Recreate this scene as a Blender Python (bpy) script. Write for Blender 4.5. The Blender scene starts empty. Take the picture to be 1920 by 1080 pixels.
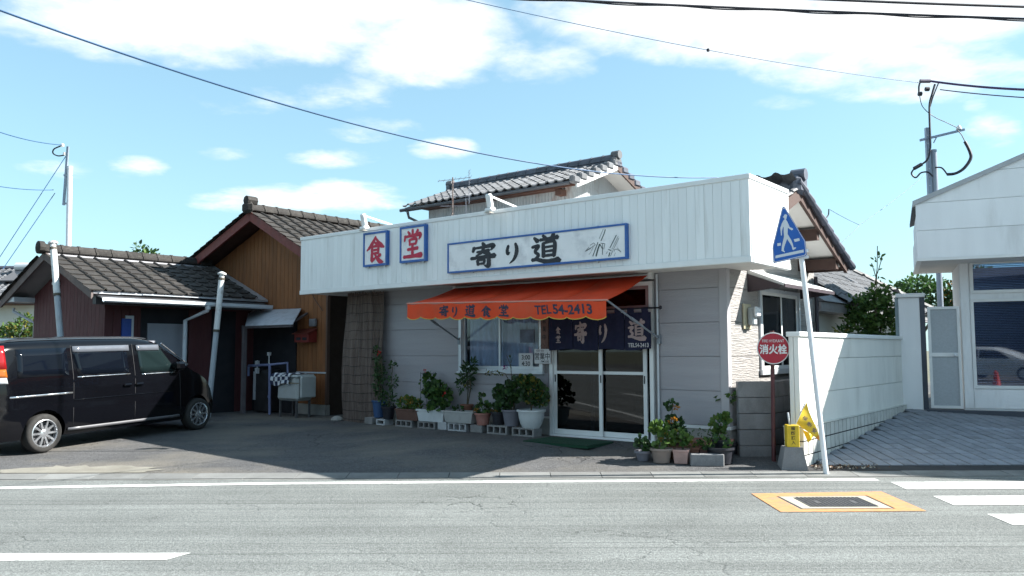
import bpy, bmesh, math, random
from mathutils import Matrix, Vector
S = bpy.context.scene
COL = S.collection
PI = math.pi
def rad(a): return math.radians(a)
# ---------------------------------------------------------------- camera
CAMZ = 1.5
PITCH, ROLL = .0763, .0034
_R = Vector((1, 0, 0)); _F = Vector((0, math.cos(PITCH), math.sin(PITCH))); _U = Vector((0, -math.sin(PITCH), math.cos(PITCH)))
_R2 = _R*math.cos(ROLL) - _U*math.sin(ROLL); _U2 = _U*math.cos(ROLL) + _R*math.sin(ROLL)
cd = bpy.data.cameras.new('camera'); cd.sensor_width = 36; cd.lens = 1530/1920*36; cd.clip_start = .05; cd.clip_end = 2000
cam = bpy.data.objects.new('camera', cd); COL.objects.link(cam)
cam.matrix_world = Matrix(((_R2.x, _U2.x, -_F.x, 0), (_R2.y, _U2.y, -_F.y, 0), (_R2.z, _U2.z, -_F.z, CAMZ), (0, 0, 0, 1)))
S.camera = cam
# ---------------------------------------------------------------- light
SUN = Vector((1.36, .03, 1.0)).normalized()          # towards the sun
SUN_EL = math.asin(SUN.z); SUN_AZ = math.atan2(SUN.x, SUN.y)
ld = bpy.data.lights.new('sun', 'SUN'); ld.energy = 5.0; ld.angle = rad(.5); ld.color = (1, .965, .90)
sun = bpy.data.objects.new('sun', ld); COL.objects.link(sun)
sun.rotation_euler = SUN.to_track_quat('Z', 'Y').to_euler(); sun.location = (20, 0, 20)
S.view_settings.view_transform = 'Standard'; S.view_settings.look = 'None'; S.view_settings.gamma = 1
S.view_settings.use_curve_mapping = False
S.view_settings.exposure = 1.6
SKY_STRENGTH, SKY_TINT, CLOUD = .067, (1.14, 1.32, 1.20), 6.8
S.render.engine = 'CYCLES'
S.cycles.max_bounces = 6; S.cycles.diffuse_bounces = 2; S.cycles.glossy_bounces = 3; S.cycles.transparent_max_bounces = 8
S.cycles.use_adaptive_sampling = True; S.cycles.adaptive_threshold = .02; S.cycles.use_denoising = True
S.cycles.caustics_reflective = False; S.cycles.caustics_refractive = False

def build_world():
    w = bpy.data.worlds.new('World'); S.world = w; w.use_nodes = True
    nt = w.node_tree; N = nt.nodes; LK = nt.links
    for n in list(N): N.remove(n)
    out = N.new('ShaderNodeOutputWorld'); bg = N.new('ShaderNodeBackground'); bg.inputs[1].default_value = SKY_STRENGTH
    LK.new(bg.outputs[0], out.inputs[0])
    sky = N.new('ShaderNodeTexSky'); sky.sky_type = 'NISHITA'; sky.sun_disc = False
    sky.sun_elevation = SUN_EL; sky.sun_rotation = SUN_AZ; sky.air_density = 1.0; sky.dust_density = .35; sky.ozone_density = 1.0
    tc = N.new('ShaderNodeTexCoord')
    sep = N.new('ShaderNodeSeparateXYZ'); LK.new(tc.outputs['Generated'], sep.inputs[0])
    def m(op, a, b=None, c=None, clamp=False):
        n = N.new('ShaderNodeMath'); n.operation = op; n.use_clamp = clamp
        for i, v in enumerate((a, b, c)):
            if v is None: continue
            if isinstance(v, (int, float)): n.inputs[i].default_value = v
            else: LK.new(v, n.inputs[i])
        return n.outputs[0]
    X, Y, Z = sep.outputs
    yy = m('MAXIMUM', Y, .02)
    u = m('DIVIDE', X, yy); v = m('DIVIDE', Z, yy)
    # clouds lie on a high flat layer, so their texture shrinks towards the horizon
    zz = m('ADD', m('MAXIMUM', Z, 0.0), .12)
    cx = m('DIVIDE', X, zz); cy = m('DIVIDE', Y, zz)
    cmb = N.new('ShaderNodeCombineXYZ'); LK.new(cx, cmb.inputs[0]); LK.new(cy, cmb.inputs[1])
    def noise(sc, det, ro, off, dist=0):
        n = N.new('ShaderNodeTexNoise'); n.inputs['Scale'].default_value = sc; n.inputs['Detail'].default_value = det
        n.inputs['Roughness'].default_value = ro; n.inputs['Distortion'].default_value = dist
        mp = N.new('ShaderNodeMapping'); mp.inputs['Location'].default_value = off
        LK.new(cmb.outputs[0], mp.inputs[0]); LK.new(mp.outputs[0], n.inputs['Vector'])
        return n.outputs['Fac']
    n1 = noise(2.2, 9, .60, (3.1, 1.7, 0), .25); n2 = noise(7.0, 7, .6, (9.0, 4.0, 2.0), .2)
    nz = m('ADD', m('MULTIPLY', n1, .6), m('MULTIPLY', n2, .4))
    # cloud banks: bearing and height of the middle, half width and half height (tangents)
    banks = [(430, 0, 540, 125, 1.25), (800, 60, 200, 110, 1.0), (1010, 105, 130, 55, .62), (1500, 10, 570, 120, 1.15), (1700, 110, 330, 85, .8), (1880, 240, 70, 45, .45),
             (560, 372, 230, 36, .80), (640, 358, 120, 34, .8), (700, 235, 110, 30, .36), (620, 292, 100, 24, .46), (830, 272, 75, 26, .55),
             (245, 308, 75, 26, .52), (95, 312, 100, 24, .50), (410, 280, 65, 20, .42), (470, 180, 160, 34, .25), (1480, 186, 80, 20, .40), (640, 165, 130, 45, .40), (1850, 200, 30, 34, .2)]
    tot = None
    for (px, py, rx, ry, amp) in banks:
        cu, cv, ru, rv = (px - 960)/1530, (657 - py)/1530, rx/1530, ry/1530
        a = m('DIVIDE', m('SUBTRACT', u, cu), ru); b = m('DIVIDE', m('SUBTRACT', v, cv), rv)
        r2 = m('ADD', m('MULTIPLY', a, a), m('MULTIPLY', b, b))
        e = m('MULTIPLY', m('SUBTRACT', 1.0, r2, clamp=True), amp)
        e = m('POWER', e, .6)
        tot = e if tot is None else m('MAXIMUM', tot, e)
    front = m('GREATER_THAN', Y, .05)
    # elsewhere the same kind of scattered cloud carries on
    else_ = m('MULTIPLY', m('SUBTRACT', noise(.55, 4, .5, (1, 5, 3)), .42, clamp=True), 3.2)
    inframe = m('MULTIPLY', front, m('LESS_THAN', m('ABSOLUTE', u), .78))
    inframe = m('MULTIPLY', inframe, m('LESS_THAN', v, .52))
    cov = m('ADD', m('MULTIPLY', tot, inframe), m('MULTIPLY', else_, m('SUBTRACT', 1.0, inframe)))
    dens = m('SUBTRACT', m('ADD', cov, m('MULTIPLY', m('SUBTRACT', nz, .5), 2.6)), .36)
    mr = N.new('ShaderNodeMapRange'); mr.interpolation_type = 'SMOOTHSTEP'
    LK.new(dens, mr.inputs[0]); mr.inputs[1].default_value = -.12; mr.inputs[2].default_value = .85
    fac = m('MULTIPLY', mr.outputs[0], m('MINIMUM', m('MULTIPLY', cov, 6.0), 1.0))
    fac = m('MULTIPLY', fac, .96, clamp=True)
    tint = N.new('ShaderNodeMix'); tint.data_type = 'RGBA'; tint.blend_type = 'MULTIPLY'; tint.inputs[0].default_value = 1
    LK.new(sky.outputs[0], tint.inputs[6]); tint.inputs[7].default_value = (*SKY_TINT, 1)
    # thin bright veil, strongest near the horizon
    hz = m('POWER', m('SUBTRACT', 1.0, m('ABSOLUTE', Z), clamp=True), 5.0)
    veil = N.new('ShaderNodeMix'); veil.data_type = 'RGBA'
    LK.new(m('MULTIPLY_ADD', hz, .42, .36), veil.inputs[0]); LK.new(tint.outputs[2], veil.inputs[6]); veil.inputs[7].default_value = (2.2, 3.75, 4.7, 1)
    mix = N.new('ShaderNodeMix'); mix.data_type = 'RGBA'
    LK.new(fac, mix.inputs[0]); LK.new(veil.outputs[2], mix.inputs[6]); mix.inputs[7].default_value = (CLOUD, CLOUD, CLOUD*.985, 1)
    LK.new(mix.outputs[2], bg.inputs[0])
build_world()
# ---------------------------------------------------------------- helpers
TH = rad(-38.7)                                   # the shop's street front runs at this angle
ORG = Vector((2.85, 10.82, 0))                    # its front corner on the ground
EX = Vector((math.cos(TH), math.sin(TH), 0)); EY = Vector((-math.sin(TH), math.cos(TH), 0)); EZ = Vector((0, 0, 1))
def FW(x, y, z=0): return ORG + EX*x + EY*y + EZ*z   # shop frame -> world
def smooth01(t): t = max(0, min(1, t)); return t*t*(3 - 2*t)
def lot_z(X, Y):
    a = max(0, Y - 9.98)
    L = 1.6 + 4.4*smooth01((-X - .5)/4.5)
    return .03 + .175*min(1, a/L)
def court_z(X, Y):
    return .045 + .105*max(0, Y - 10.35)

def tag(o, label=None, cat=None, group=None, kind=None):
    if label: o['label'] = label
    if cat: o['category'] = cat
    if group: o['group'] = group
    if kind: o['kind'] = kind
    return o
def thing(name, label, cat, loc=(0, 0, 0), rz=0, group=None):
    o = bpy.data.objects.new(name, None); COL.objects.link(o); o.empty_display_size = .2
    o.location = loc; o.rotation_euler = (0, 0, rz)
    return tag(o, label, cat, group)
def fthing(name, label, cat, x=0, y=0, z=0, group=None, rz=0):
    return thing(name, label, cat, FW(x, y, z), TH + rz, group)
def copy_tree(o, parent=None):
    c = o.copy(); COL.objects.link(c); c.parent = parent
    for ch in list(o.children): copy_tree(ch, c)
    return c

class MB:
    def __init__(s): s.v = []; s.f = []; s.m = []
    def add(s, vs, fs, mi=0, M=None):
        k = len(s.v)
        s.v += [tuple(M @ Vector(p)) for p in vs] if M is not None else [tuple(p) for p in vs]
        s.f += [tuple(k + i for i in f) for f in fs]; s.m += [mi]*len(fs); return s
    def box(s, x0, x1, y0, y1, z0, z1, mi=0, M=None):
        return s.add([(x0, y0, z0), (x1, y0, z0), (x1, y1, z0), (x0, y1, z0), (x0, y0, z1), (x1, y0, z1), (x1, y1, z1), (x0, y1, z1)],
                     [(0, 3, 2, 1), (4, 5, 6, 7), (0, 1, 5, 4), (1, 2, 6, 5), (2, 3, 7, 6), (3, 0, 4, 7)], mi, M)
    def cbox(s, x0, x1, y0, y1, z0, z1, c=.01, mi=0, M=None):
        "box with chamfered edges"
        c = min(c, (x1-x0)*.45, (y1-y0)*.45, (z1-z0)*.45)
        b = bmesh.new(); bmesh.ops.create_cube(b, size=1)
        for v in b.verts: v.co = ((x0+x1)/2 + v.co.x*(x1-x0), (y0+y1)/2 + v.co.y*(y1-y0), (z0+z1)/2 + v.co.z*(z1-z0))
        bmesh.ops.bevel(b, geom=list(b.edges), offset=c, segments=1, affect='EDGES', profile=.5)
        b.verts.index_update()
        s.add([v.co.copy() for v in b.verts], [tuple(v.index for v in f.verts) for f in b.faces], mi, M); b.free(); return s
    def bar(s, p, q, w, h=None, mi=0):
        "square bar between two points"
        h = w if h is None else h
        p = Vector(p); q = Vector(q); d = (q - p); L = d.length; d /= L
        up = Vector((0, 0, 1)) if abs(d.z) < .95 else Vector((1, 0, 0))
        r = d.cross(up).normalized(); up = r.cross(d)
        M = Matrix(((r.x, d.x, up.x, p.x), (r.y, d.y, up.y, p.y), (r.z, d.z, up.z, p.z), (0, 0, 0, 1)))
        return s.box(-w/2, w/2, 0, L, -h/2, h/2, mi, M)
    def tube(s, pts, r, n=8, cap=True, mi=0):
        pts = [Vector(p) for p in pts]; rs = r if isinstance(r, (list, tuple)) else [r]*len(pts)
        k = len(s.v); rings = []
        prev = None
        for i, p in enumerate(pts):
            d = (pts[min(i+1, len(pts)-1)] - pts[max(i-1, 0)])
            if d.length < 1e-9: d = Vector((0, 0, 1))
            d.normalize()
            if prev is None:
                a = Vector((0, 0, 1)) if abs(d.z) < .9 else Vector((1, 0, 0)); x = d.cross(a).normalized()
            else:
                x = prev - d*prev.dot(d); x.normalize()
            prev = x; y = d.cross(x)
            rings.append([p + (x*math.cos(2*PI*j/n) + y*math.sin(2*PI*j/n))*rs[i] for j in range(n)])
        vs = [q for R_ in rings for q in R_]; fs = []
        for i in range(len(pts)-1):
            for j in range(n):
                fs.append((i*n+j, i*n+(j+1) % n, (i+1)*n+(j+1) % n, (i+1)*n+j))
        if cap:
            fs.append(tuple(reversed(range(n)))); fs.append(tuple((len(pts)-1)*n + j for j in range(n)))
        return s.add(vs, fs, mi)
    def lathe(s, prof, n=20, c=(0, 0, 0), mi=0, M=None, cap=False):
        vs = []; fs = []
        for (r, z) in prof:
            for j in range(n):
                a = 2*PI*j/n; vs.append((c[0]+r*math.cos(a), c[1]+r*math.sin(a), c[2]+z))
        for i in range(len(prof)-1):
            for j in range(n): fs.append((i*n+j, i*n+(j+1) % n, (i+1)*n+(j+1) % n, (i+1)*n+j))
        if cap:
            fs.append(tuple(reversed(range(n)))); fs.append(tuple((len(prof)-1)*n+j for j in range(n)))
        return s.add(vs, fs, mi, M)
    def prism(s, poly, d0, d1, fn, mi=0):
        "poly (a,b) extruded from d0 to d1; fn(a,b,d)->xyz"
        n = len(poly)
        vs = [fn(a, b, d0) for a, b in poly] + [fn(a, b, d1) for a, b in poly]
        fs = [tuple(reversed(range(n))), tuple(range(n, 2*n))] + [(i, (i+1) % n, n+(i+1) % n, n+i) for i in range(n)]
        return s.add(vs, fs, mi)
    def grid(s, fn, nu, nv, mi=0):
        vs = [fn(i/nu, j/nv) for j in range(nv+1) for i in range(nu+1)]
        fs = [(j*(nu+1)+i, j*(nu+1)+i+1, (j+1)*(nu+1)+i+1, (j+1)*(nu+1)+i) for j in range(nv) for i in range(nu)]
        return s.add(vs, fs, mi)
    def mesh(s, name, mats, smooth=False, fix=True):
        me = bpy.data.meshes.new(name); me.from_pydata(s.v, [], s.f)
        mats = mats if isinstance(mats, (list, tuple)) else [mats]
        for m_ in mats: me.materials.append(m_)
        if len(mats) > 1: me.polygons.foreach_set('material_index', s.m)
        if fix:
            b = bmesh.new(); b.from_mesh(me); bmesh.ops.recalc_face_normals(b, faces=list(b.faces)); b.to_mesh(me); b.free()
        if smooth:
            me.polygons.foreach_set('use_smooth', [True]*len(me.polygons))
        me.update(); return me
    def build(s, name, mats, parent=None, loc=(0, 0, 0), rot=(0, 0, 0), smooth=False, fix=True, auto=None):
        me = s.mesh(name, mats, smooth or auto is not None, fix)
        o = bpy.data.objects.new(name, me); COL.objects.link(o); o.location = loc; o.rotation_euler = rot
        if parent is not None: o.parent = parent
        if auto is not None:
            try: me.set_sharp_from_angle(angle=rad(auto))
            except Exception: pass
        return o
def inst(name, me, parent, M):
    o = bpy.data.objects.new(name, me); COL.objects.link(o); o.parent = parent
    o.matrix_basis = M; return o
def axes(x, y, z, p):
    return Matrix(((x[0], y[0], z[0], p[0]), (x[1], y[1], z[1], p[1]), (x[2], y[2], z[2], p[2]), (0, 0, 0, 1)))
def catenary(p, q, sag, n=24):
    p = Vector(p); q = Vector(q)
    return [p.lerp(q, i/n) - Vector((0, 0, sag*4*(i/n)*(1-i/n))) for i in range(n+1)]

# ---------------------------------------------------------------- materials
_mats = {}
def srgb(h):
    h = h.lstrip('#'); out = []
    for i in (0, 2, 4):
        c = int(h[i:i+2], 16)/255; out.append(c/12.92 if c <= .04045 else ((c+.055)/1.055)**2.4)
    return tuple(out)
def mat(name, col, rough=.6, var=.10, vs=5, bump=0, bs=60, metal=0, spec=.5, rnd=0, stretch=(1, 1, 1), dirt=None, ds=1.2, damt=.5,
        coat=0, trans=0, leafy=False, speck=0, sps=200, dirtlo=.52, dirthi=.68, gen=False, rv=.08):
    """procedural surface: base colour broken up by noise, optional stains, per-object variation and fine relief"""
    if name in _mats: return _mats[name]
    if isinstance(col, str): col = srgb(col)
    m = bpy.data.materials.new(name); m.use_nodes = True; nt = m.node_tree; N = nt.nodes; LK = nt.links
    bs_ = N['Principled BSDF']; tc = N.new('ShaderNodeTexCoord')
    mp = N.new('ShaderNodeMapping'); mp.inputs['Scale'].default_value = stretch
    oi = N.new('ShaderNodeObjectInfo')
    if gen:
        geo = N.new('ShaderNodeNewGeometry'); LK.new(geo.outputs['Position'], mp.inputs[0])
    else:
        LK.new(tc.outputs['Object'], mp.inputs[0])
    off = N.new('ShaderNodeVectorMath'); off.operation = 'ADD'
    sc_ = N.new('ShaderNodeVectorMath'); sc_.operation = 'SCALE'; sc_.inputs[0].default_value = (37, 91, 53); LK.new(oi.outputs['Random'], sc_.inputs['Scale'])
    LK.new(mp.outputs[0], off.inputs[0])
    if not gen: LK.new(sc_.outputs[0], off.inputs[1])
    vec = off.outputs[0]
    def noise(scale, detail=5, ro=.55):
        n = N.new('ShaderNodeTexNoise'); n.inputs['Scale'].default_value = scale; n.inputs['Detail'].default_value = detail
        n.inputs['Roughness'].default_value = ro; LK.new(vec, n.inputs['Vector']); return n.outputs['Fac']
    def mr(v, a, b, c, d):
        n = N.new('ShaderNodeMapRange'); LK.new(v, n.inputs[0])
        for i, q in enumerate((a, b, c, d)): n.inputs[i+1].default_value = q
        return n.outputs[0]
    def mul(a, b):
        n = N.new('ShaderNodeMath'); n.operation = 'MULTIPLY'
        for i, q in enumerate((a, b)):
            if isinstance(q, (int, float)): n.inputs[i].default_value = q
            else: LK.new(q, n.inputs[i])
        return n.outputs[0]
    val = mr(noise(vs), .3, .7, 1-var, 1+var)
    if rnd: val = mul(val, mr(oi.outputs['Random'], 0, 1, 1-rnd, 1+rnd))
    if speck: val = mul(val, mr(noise(sps, 2, .8), .3, .7, 1-speck, 1+speck))
    vm = N.new('ShaderNodeVectorMath'); vm.operation = 'SCALE'; vm.inputs[0].default_value = col; LK.new(val, vm.inputs['Scale'])
    c_out = vm.outputs[0]
    if dirt is not None:
        if isinstance(dirt, str): dirt = srgb(dirt)
        dm = N.new('ShaderNodeMix'); dm.data_type = 'RGBA'; LK.new(mul(mr(noise(ds, 8, .65), dirtlo, dirthi, 0, 1), damt), dm.inputs[0])
        LK.new(c_out, dm.inputs[6]); dm.inputs[7].default_value = (*dirt, 1); c_out = dm.outputs[2]
    LK.new(c_out, bs_.inputs['Base Color'])
    bs_.inputs['Metallic'].default_value = metal; bs_.inputs['Specular IOR Level'].default_value = spec
    rr = mr(noise(vs*2.3), .3, .7, max(0, rough-rv), min(1, rough+rv)); LK.new(rr, bs_.inputs['Roughness'])
    if coat: bs_.inputs['Coat Weight'].default_value = coat; bs_.inputs['Coat Roughness'].default_value = .04
    if bump:
        bp = N.new('ShaderNodeBump'); bp.inputs['Strength'].default_value = 1; bp.inputs['Distance'].default_value = bump
        LK.new(noise(bs, 4, .6), bp.inputs['Height']); LK.new(bp.outputs[0], bs_.inputs['Normal'])
    if trans:
        tr = N.new('ShaderNodeBsdfTranslucent'); LK.new(c_out, tr.inputs[0])
        ms = N.new('ShaderNodeMixShader'); ms.inputs[0].default_value = trans
        LK.new(bs_.outputs[0], ms.inputs[1]); LK.new(tr.outputs[0], ms.inputs[2]); LK.new(ms.outputs[0], N['Material Output'].inputs[0])
    _mats[name] = m; return m
def glass(name, tint=(.75, .85, .9), alpha=.55, rough=.02, spec=.12, fre=.6):
    "window pane: partly clear, with a Fresnel reflection"
    if name in _mats: return _mats[name]
    m = bpy.data.materials.new(name); m.use_nodes = True; nt = m.node_tree; N = nt.nodes; LK = nt.links
    for n in list(N):
        if n.type != 'OUTPUT_MATERIAL': N.remove(n)
    out = [n for n in N if n.type == 'OUTPUT_MATERIAL'][0]
    t = N.new('ShaderNodeBsdfTransparent'); t.inputs[0].default_value = (*[c*alpha for c in tint], 1)
    g = N.new('ShaderNodeBsdfGlossy'); g.inputs['Roughness'].default_value = rough; g.inputs[0].default_value = (1, 1, 1, 1)
    fr = N.new('ShaderNodeFresnel'); fr.inputs[0].default_value = 1.5
    mm = N.new('ShaderNodeMath'); mm.operation = 'MULTIPLY_ADD'; mm.inputs[1].default_value = fre; mm.inputs[2].default_value = spec*.3; LK.new(fr.outputs[0], mm.inputs[0])
    ms = N.new('ShaderNodeMixShader'); LK.new(mm.outputs[0], ms.inputs[0]); LK.new(t.outputs[0], ms.inputs[1]); LK.new(g.outputs[0], ms.inputs[2])
    LK.new(ms.outputs[0], out.inputs[0]); _mats[name] = m; return m

# ---------------------------------------------------------------- lettering
def text_pts(body, bold=0.0, res=3):
    c = bpy.data.curves.new('lettering', 'FONT'); c.body = body; c.resolution_u = res; c.offset = bold
    o = bpy.data.objects.new('lettering', c); COL.objects.link(o)
    dg = bpy.context.evaluated_depsgraph_get(); me = bpy.data.meshes.new_from_object(o.evaluated_get(dg))
    vs = [v.co.copy() for v in me.vertices]; fs = [tuple(p.vertices) for p in me.polygons]
    bpy.data.objects.remove(o); bpy.data.curves.remove(c); bpy.data.meshes.remove(me)
    return vs, fs
def lettering(parent, body, pos, right, up, w, h, m, bold=.0, shear=0, lift=.0015, fn=None, name='lettering'):
    "flat printed text fitted into w x h around pos"
    vs, fs = text_pts(body, bold)
    x0 = min(v.x for v in vs); x1 = max(v.x for v in vs); y0 = min(v.y for v in vs); y1 = max(v.y for v in vs)
    right = Vector(right).normalized(); up = Vector(up).normalized(); nr = right.cross(up)
    mb = MB(); pts = []
    for v in vs:
        a = ((v.x-x0)/(x1-x0) - .5)*w; b = ((v.y-y0)/(y1-y0) - .5)*h; a += shear*b
        p = Vector(pos) + right*a + up*b + nr*lift
        pts.append(fn(p) if fn else p)
    mb.add(pts, fs)
    return mb.build(name, m, parent, fix=False)
BR = {
 '食': [[(52, 97, 6), (36, 76, 10), (20, 60, 9), (3, 48, 3)], [(50, 94, 5), (66, 76, 9), (80, 64, 12), (97, 56, 4)], [(46, 76, 5), (58, 70, 9)],
       [(33, 62, 8), (32, 36, 9), (30, 10, 10)], [(33, 61, 6), (68, 64, 8)], [(67, 64, 8), (66, 48, 8), (64, 34, 7)], [(35, 48, 5), (63, 49, 6)], [(34, 36, 5), (64, 37, 6)],
       [(30, 10, 11), (44, 16, 7), (52, 22, 3)], [(78, 30, 9), (66, 24, 7), (58, 20, 3)], [(46, 34, 5), (60, 18, 9), (74, 6, 12), (92, 2, 4)]],
 '堂': [[(50, 100, 8), (50, 80, 9)], [(25, 95, 5), (36, 84, 9)], [(78, 97, 9), (66, 85, 5)], [(12, 80, 8), (8, 62, 6)], [(12, 77, 6), (50, 79, 8), (90, 81, 11), (82, 64, 4)],
       [(34, 66, 7), (36, 46, 7)], [(34, 65, 6), (69, 67, 8), (65, 48, 7)], [(36, 49, 5), (65, 50, 6)], [(24, 31, 7), (78, 34, 9)], [(50, 46, 8), (50, 8, 10)], [(4, 6, 8), (50, 7, 9), (97, 9, 13)]],
 '寄': [[(48, 100, 6), (56, 88, 11)], [(15, 84, 9), (10, 66, 7)], [(15, 80, 6), (55, 83, 8), (92, 86, 11), (82, 68, 4)], [(26, 64, 6), (76, 68, 8)], [(52, 78, 8), (46, 62, 8), (22, 48, 4)], [(50, 62, 6), (64, 56, 8), (78, 52, 10)],
       [(2, 40, 8), (50, 42, 9), (98, 45, 13)], [(28, 31, 7), (32, 12, 8)], [(28, 30, 5), (56, 31, 7), (52, 14, 6)], [(32, 16, 5), (52, 17, 6)], [(74, 43, 9), (74, 22, 10), (71, 4, 10), (56, 10, 3)]],
 'り': [[(30, 84, 9), (23, 62, 11), (27, 44, 10), (38, 52, 3)], [(68, 92, 8), (76, 66, 13), (72, 38, 12), (58, 14, 9), (36, -2, 3)]],
 '道': [[(10, 94, 6), (24, 80, 11)], [(2, 60, 6), (26, 63, 9), (14, 44, 7), (26, 30, 8), (12, 14, 6)], [(2, 14, 8), (22, 14, 8), (48, 6, 10), (78, 3, 14), (100, 6, 17)],
       [(42, 100, 6), (52, 89, 9)], [(82, 103, 9), (72, 89, 5)], [(32, 84, 7), (64, 86, 8), (96, 89, 11)], [(64, 86, 6), (56, 74, 6)], [(44, 72, 8), (45, 22, 9)], [(44, 71, 6), (84, 74, 8), (82, 22, 9)], [(46, 56, 5), (80, 58, 6)], [(46, 41, 5), (80, 43, 6)], [(46, 26, 6), (81, 27, 7)]],
}
def brush(parent, ch, pos, right, up, w, h, m, fat=1.0, lift=.002, fn=None, seed=1):
    "brush-written character: each stroke a ribbon of changing width"
    rng = random.Random(seed); right = Vector(right).normalized(); up = Vector(up).normalized(); nr = right.cross(up)
    mb = MB(); k = 0
    def P(a, b, l):
        p = Vector(pos) + right*((a-50)/100*w) + up*((b-50)/100*h) + nr*l
        return fn(p) if fn else p
    for st in BR[ch]:
        k += 1; pts = []
        n = len(st); sub = 6
        for i in range(n-1):
            p0 = st[max(i-1, 0)]; p1 = st[i]; p2 = st[i+1]; p3 = st[min(i+2, n-1)]
            for q in range(sub + (1 if i == n-2 else 0)):
                t = q/sub
                pts.append([.5*((2*p1[c]) + (-p0[c]+p2[c])*t + (2*p0[c]-5*p1[c]+4*p2[c]-p3[c])*t*t + (-p0[c]+3*p1[c]-3*p2[c]+p3[c])*t**3) for c in range(3)])
        Lf = []; Rt = []
        for i, (a, b, wd) in enumerate(pts):
            j0 = pts[max(i-1, 0)]; j1 = pts[min(i+1, len(pts)-1)]
            dx, dy = j1[0]-j0[0], j1[1]-j0[1]; L = math.hypot(dx, dy) or 1
            nx, ny = -dy/L, dx/L; hw = max(1.2, wd*.62*fat*rng.uniform(.92, 1.08))
            Lf.append((a+nx*hw, b+ny*hw)); Rt.append((a-nx*hw, b-ny*hw))
        l = lift + k*.0004
        c0, c1 = pts[0], pts[-1]
        def cap(c, o, sgn):
            dx, dy = c[0]-o[0], c[1]-o[1]; L = math.hypot(dx, dy) or 1; r = max(1, c[2]*.5*fat)
            return (c[0]+dx/L*r*.8, c[1]+dy/L*r*.8)
        A = cap(c0, pts[1], 1); B = cap(c1, pts[-2], 1)
        vs = [P(*A, l)] + [q for i in range(len(pts)) for q in (P(*Lf[i], l), P(*Rt[i], l))] + [P(*B, l)]
        fs = [(0, 1, 2)] + [(1+2*i, 3+2*i, 4+2*i, 2+2*i) for i in range(len(pts)-1)] + [(2*len(pts)-1, 2*len(pts)+1, 2*len(pts))]
        mb.add(vs, fs)
    return mb.build('lettering', m, parent, fix=False)

# ---------------------------------------------------------------- roof tiles
def tile_mesh(kind, w, l, m, name='tile'):
    mb = MB()
    if kind == 'pan':       # wavy clay tile
        prof = [(0, .012), (.14, -.004), (.36, -.012), (.55, 0), (.70, .03), (.84, .046), (.95, .036), (1.02, .012)]
        k = w/.27
        P0 = [(a*w, 0, b*k) for a, b in prof]; P1 = [(a*w, l, b*k) for a, b in prof]
        n = len(prof); lip = [(a*w, .004, b*k-.026) for a, b in prof]
        mb.add(P0+P1+lip, [(i, i+1, n+i+1, n+i) for i in range(n-1)] + [(2*n+i, 2*n+i+1, i+1, i) for i in range(n-1)])
    else:                   # flat cement tile with a roll along one side
        r = .029
        prof = [(0, 0), (w-2.2*r, 0), (w-2.0*r, .012), (w-1.6*r, r*.95), (w-r, r*1.3), (w-.4*r, r*.95), (w, .012), (w+.006, 0)]
        n = len(prof)
        P0 = [(a, 0, b) for a, b in prof]; P1 = [(a, l, b) for a, b in prof]; lip = [(a, .003, b-.024) for a, b in prof]
        mb.add(P0+P1+lip, [(i, i+1, n+i+1, n+i) for i in range(n-1)] + [(2*n+i, 2*n+i+1, i+1, i) for i in range(n-1)])
    return mb.mesh(name, m, fix=False)
def tile_roof(parent, me, org, u, v, nc, nr, w, l, seed=1, skip=None, lift=.05, tilt=.075):
    rng = random.Random(seed); u = Vector(u).normalized(); v = Vector(v).normalized(); n = u.cross(v)
    for r in range(nr):
        for c in range(nc):
            if skip and skip(c, r): continue
            vv = (v - n*tilt).normalized()
            nn = u.cross(vv)
            p = Vector(org) + u*(c*w + rng.uniform(-.004, .004)) + v*(r*l + rng.uniform(-.006, .006)) + n*(lift + rng.uniform(0, .004))
            a = rng.uniform(-.012, .012); u2 = (u + vv*a).normalized(); v2 = (vv - u*a).normalized()
            inst('tile', me, parent, axes(u2, v2, u2.cross(v2), p))
# ---------------------------------------------------------------- leaves
def leaf_shape(kind):
    if kind == 'round': return [(0, 0, 0), (.45, .15, .05), (.55, .6, .10), (.2, 1, 0), (-.2, 1, 0), (-.55, .6, .10), (-.45, .15, .05)]
    if kind == 'long': return [(0, 0, 0), (.16, .35, .05), (.13, .7, .02), (0, 1, -.1), (-.13, .7, .02), (-.16, .35, .05)]
    return [(0, 0, 0), (.3, .35, .06), (.2, .75, .03), (0, 1, -.06), (-.2, .75, .03), (-.3, .35, .06)]
def leaf(mb, p, d, size, kind, rng, mi=0):
    d = Vector(d).normalized(); a = Vector((rng.uniform(-1, 1), rng.uniform(-1, 1), rng.uniform(-.2, 1)))
    x = d.cross(a)
    if x.length < .05: x = d.cross(Vector((1, .3, .2)))
    x.normalize(); z = x.cross(d)
    s = size*rng.uniform(.45, 1.35)
    pts = [Vector(p) + x*(q[0]*s) + d*(q[1]*s) + z*(q[2]*s) for q in leaf_shape(kind)]
    n = len(pts); mb.add(pts, [tuple(range(n))], mi)
def clump(mb, c, r, n, size, kind, rng, nm=1, up=.35, hollow=.35):
    c = Vector(c)
    for _ in range(n):
        d = Vector((rng.gauss(0, 1), rng.gauss(0, 1), rng.gauss(0, 1))).normalized()
        t = (hollow + (1-hollow)*rng.random())**.8
        p = c + Vector((d.x*r[0], d.y*r[1], d.z*r[2]))*t
        q = d + Vector((rng.gauss(0, .5), rng.gauss(0, .5), rng.gauss(0, .5) + up))
        leaf(mb, p, q, size, kind, rng, rng.randrange(nm))
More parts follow.
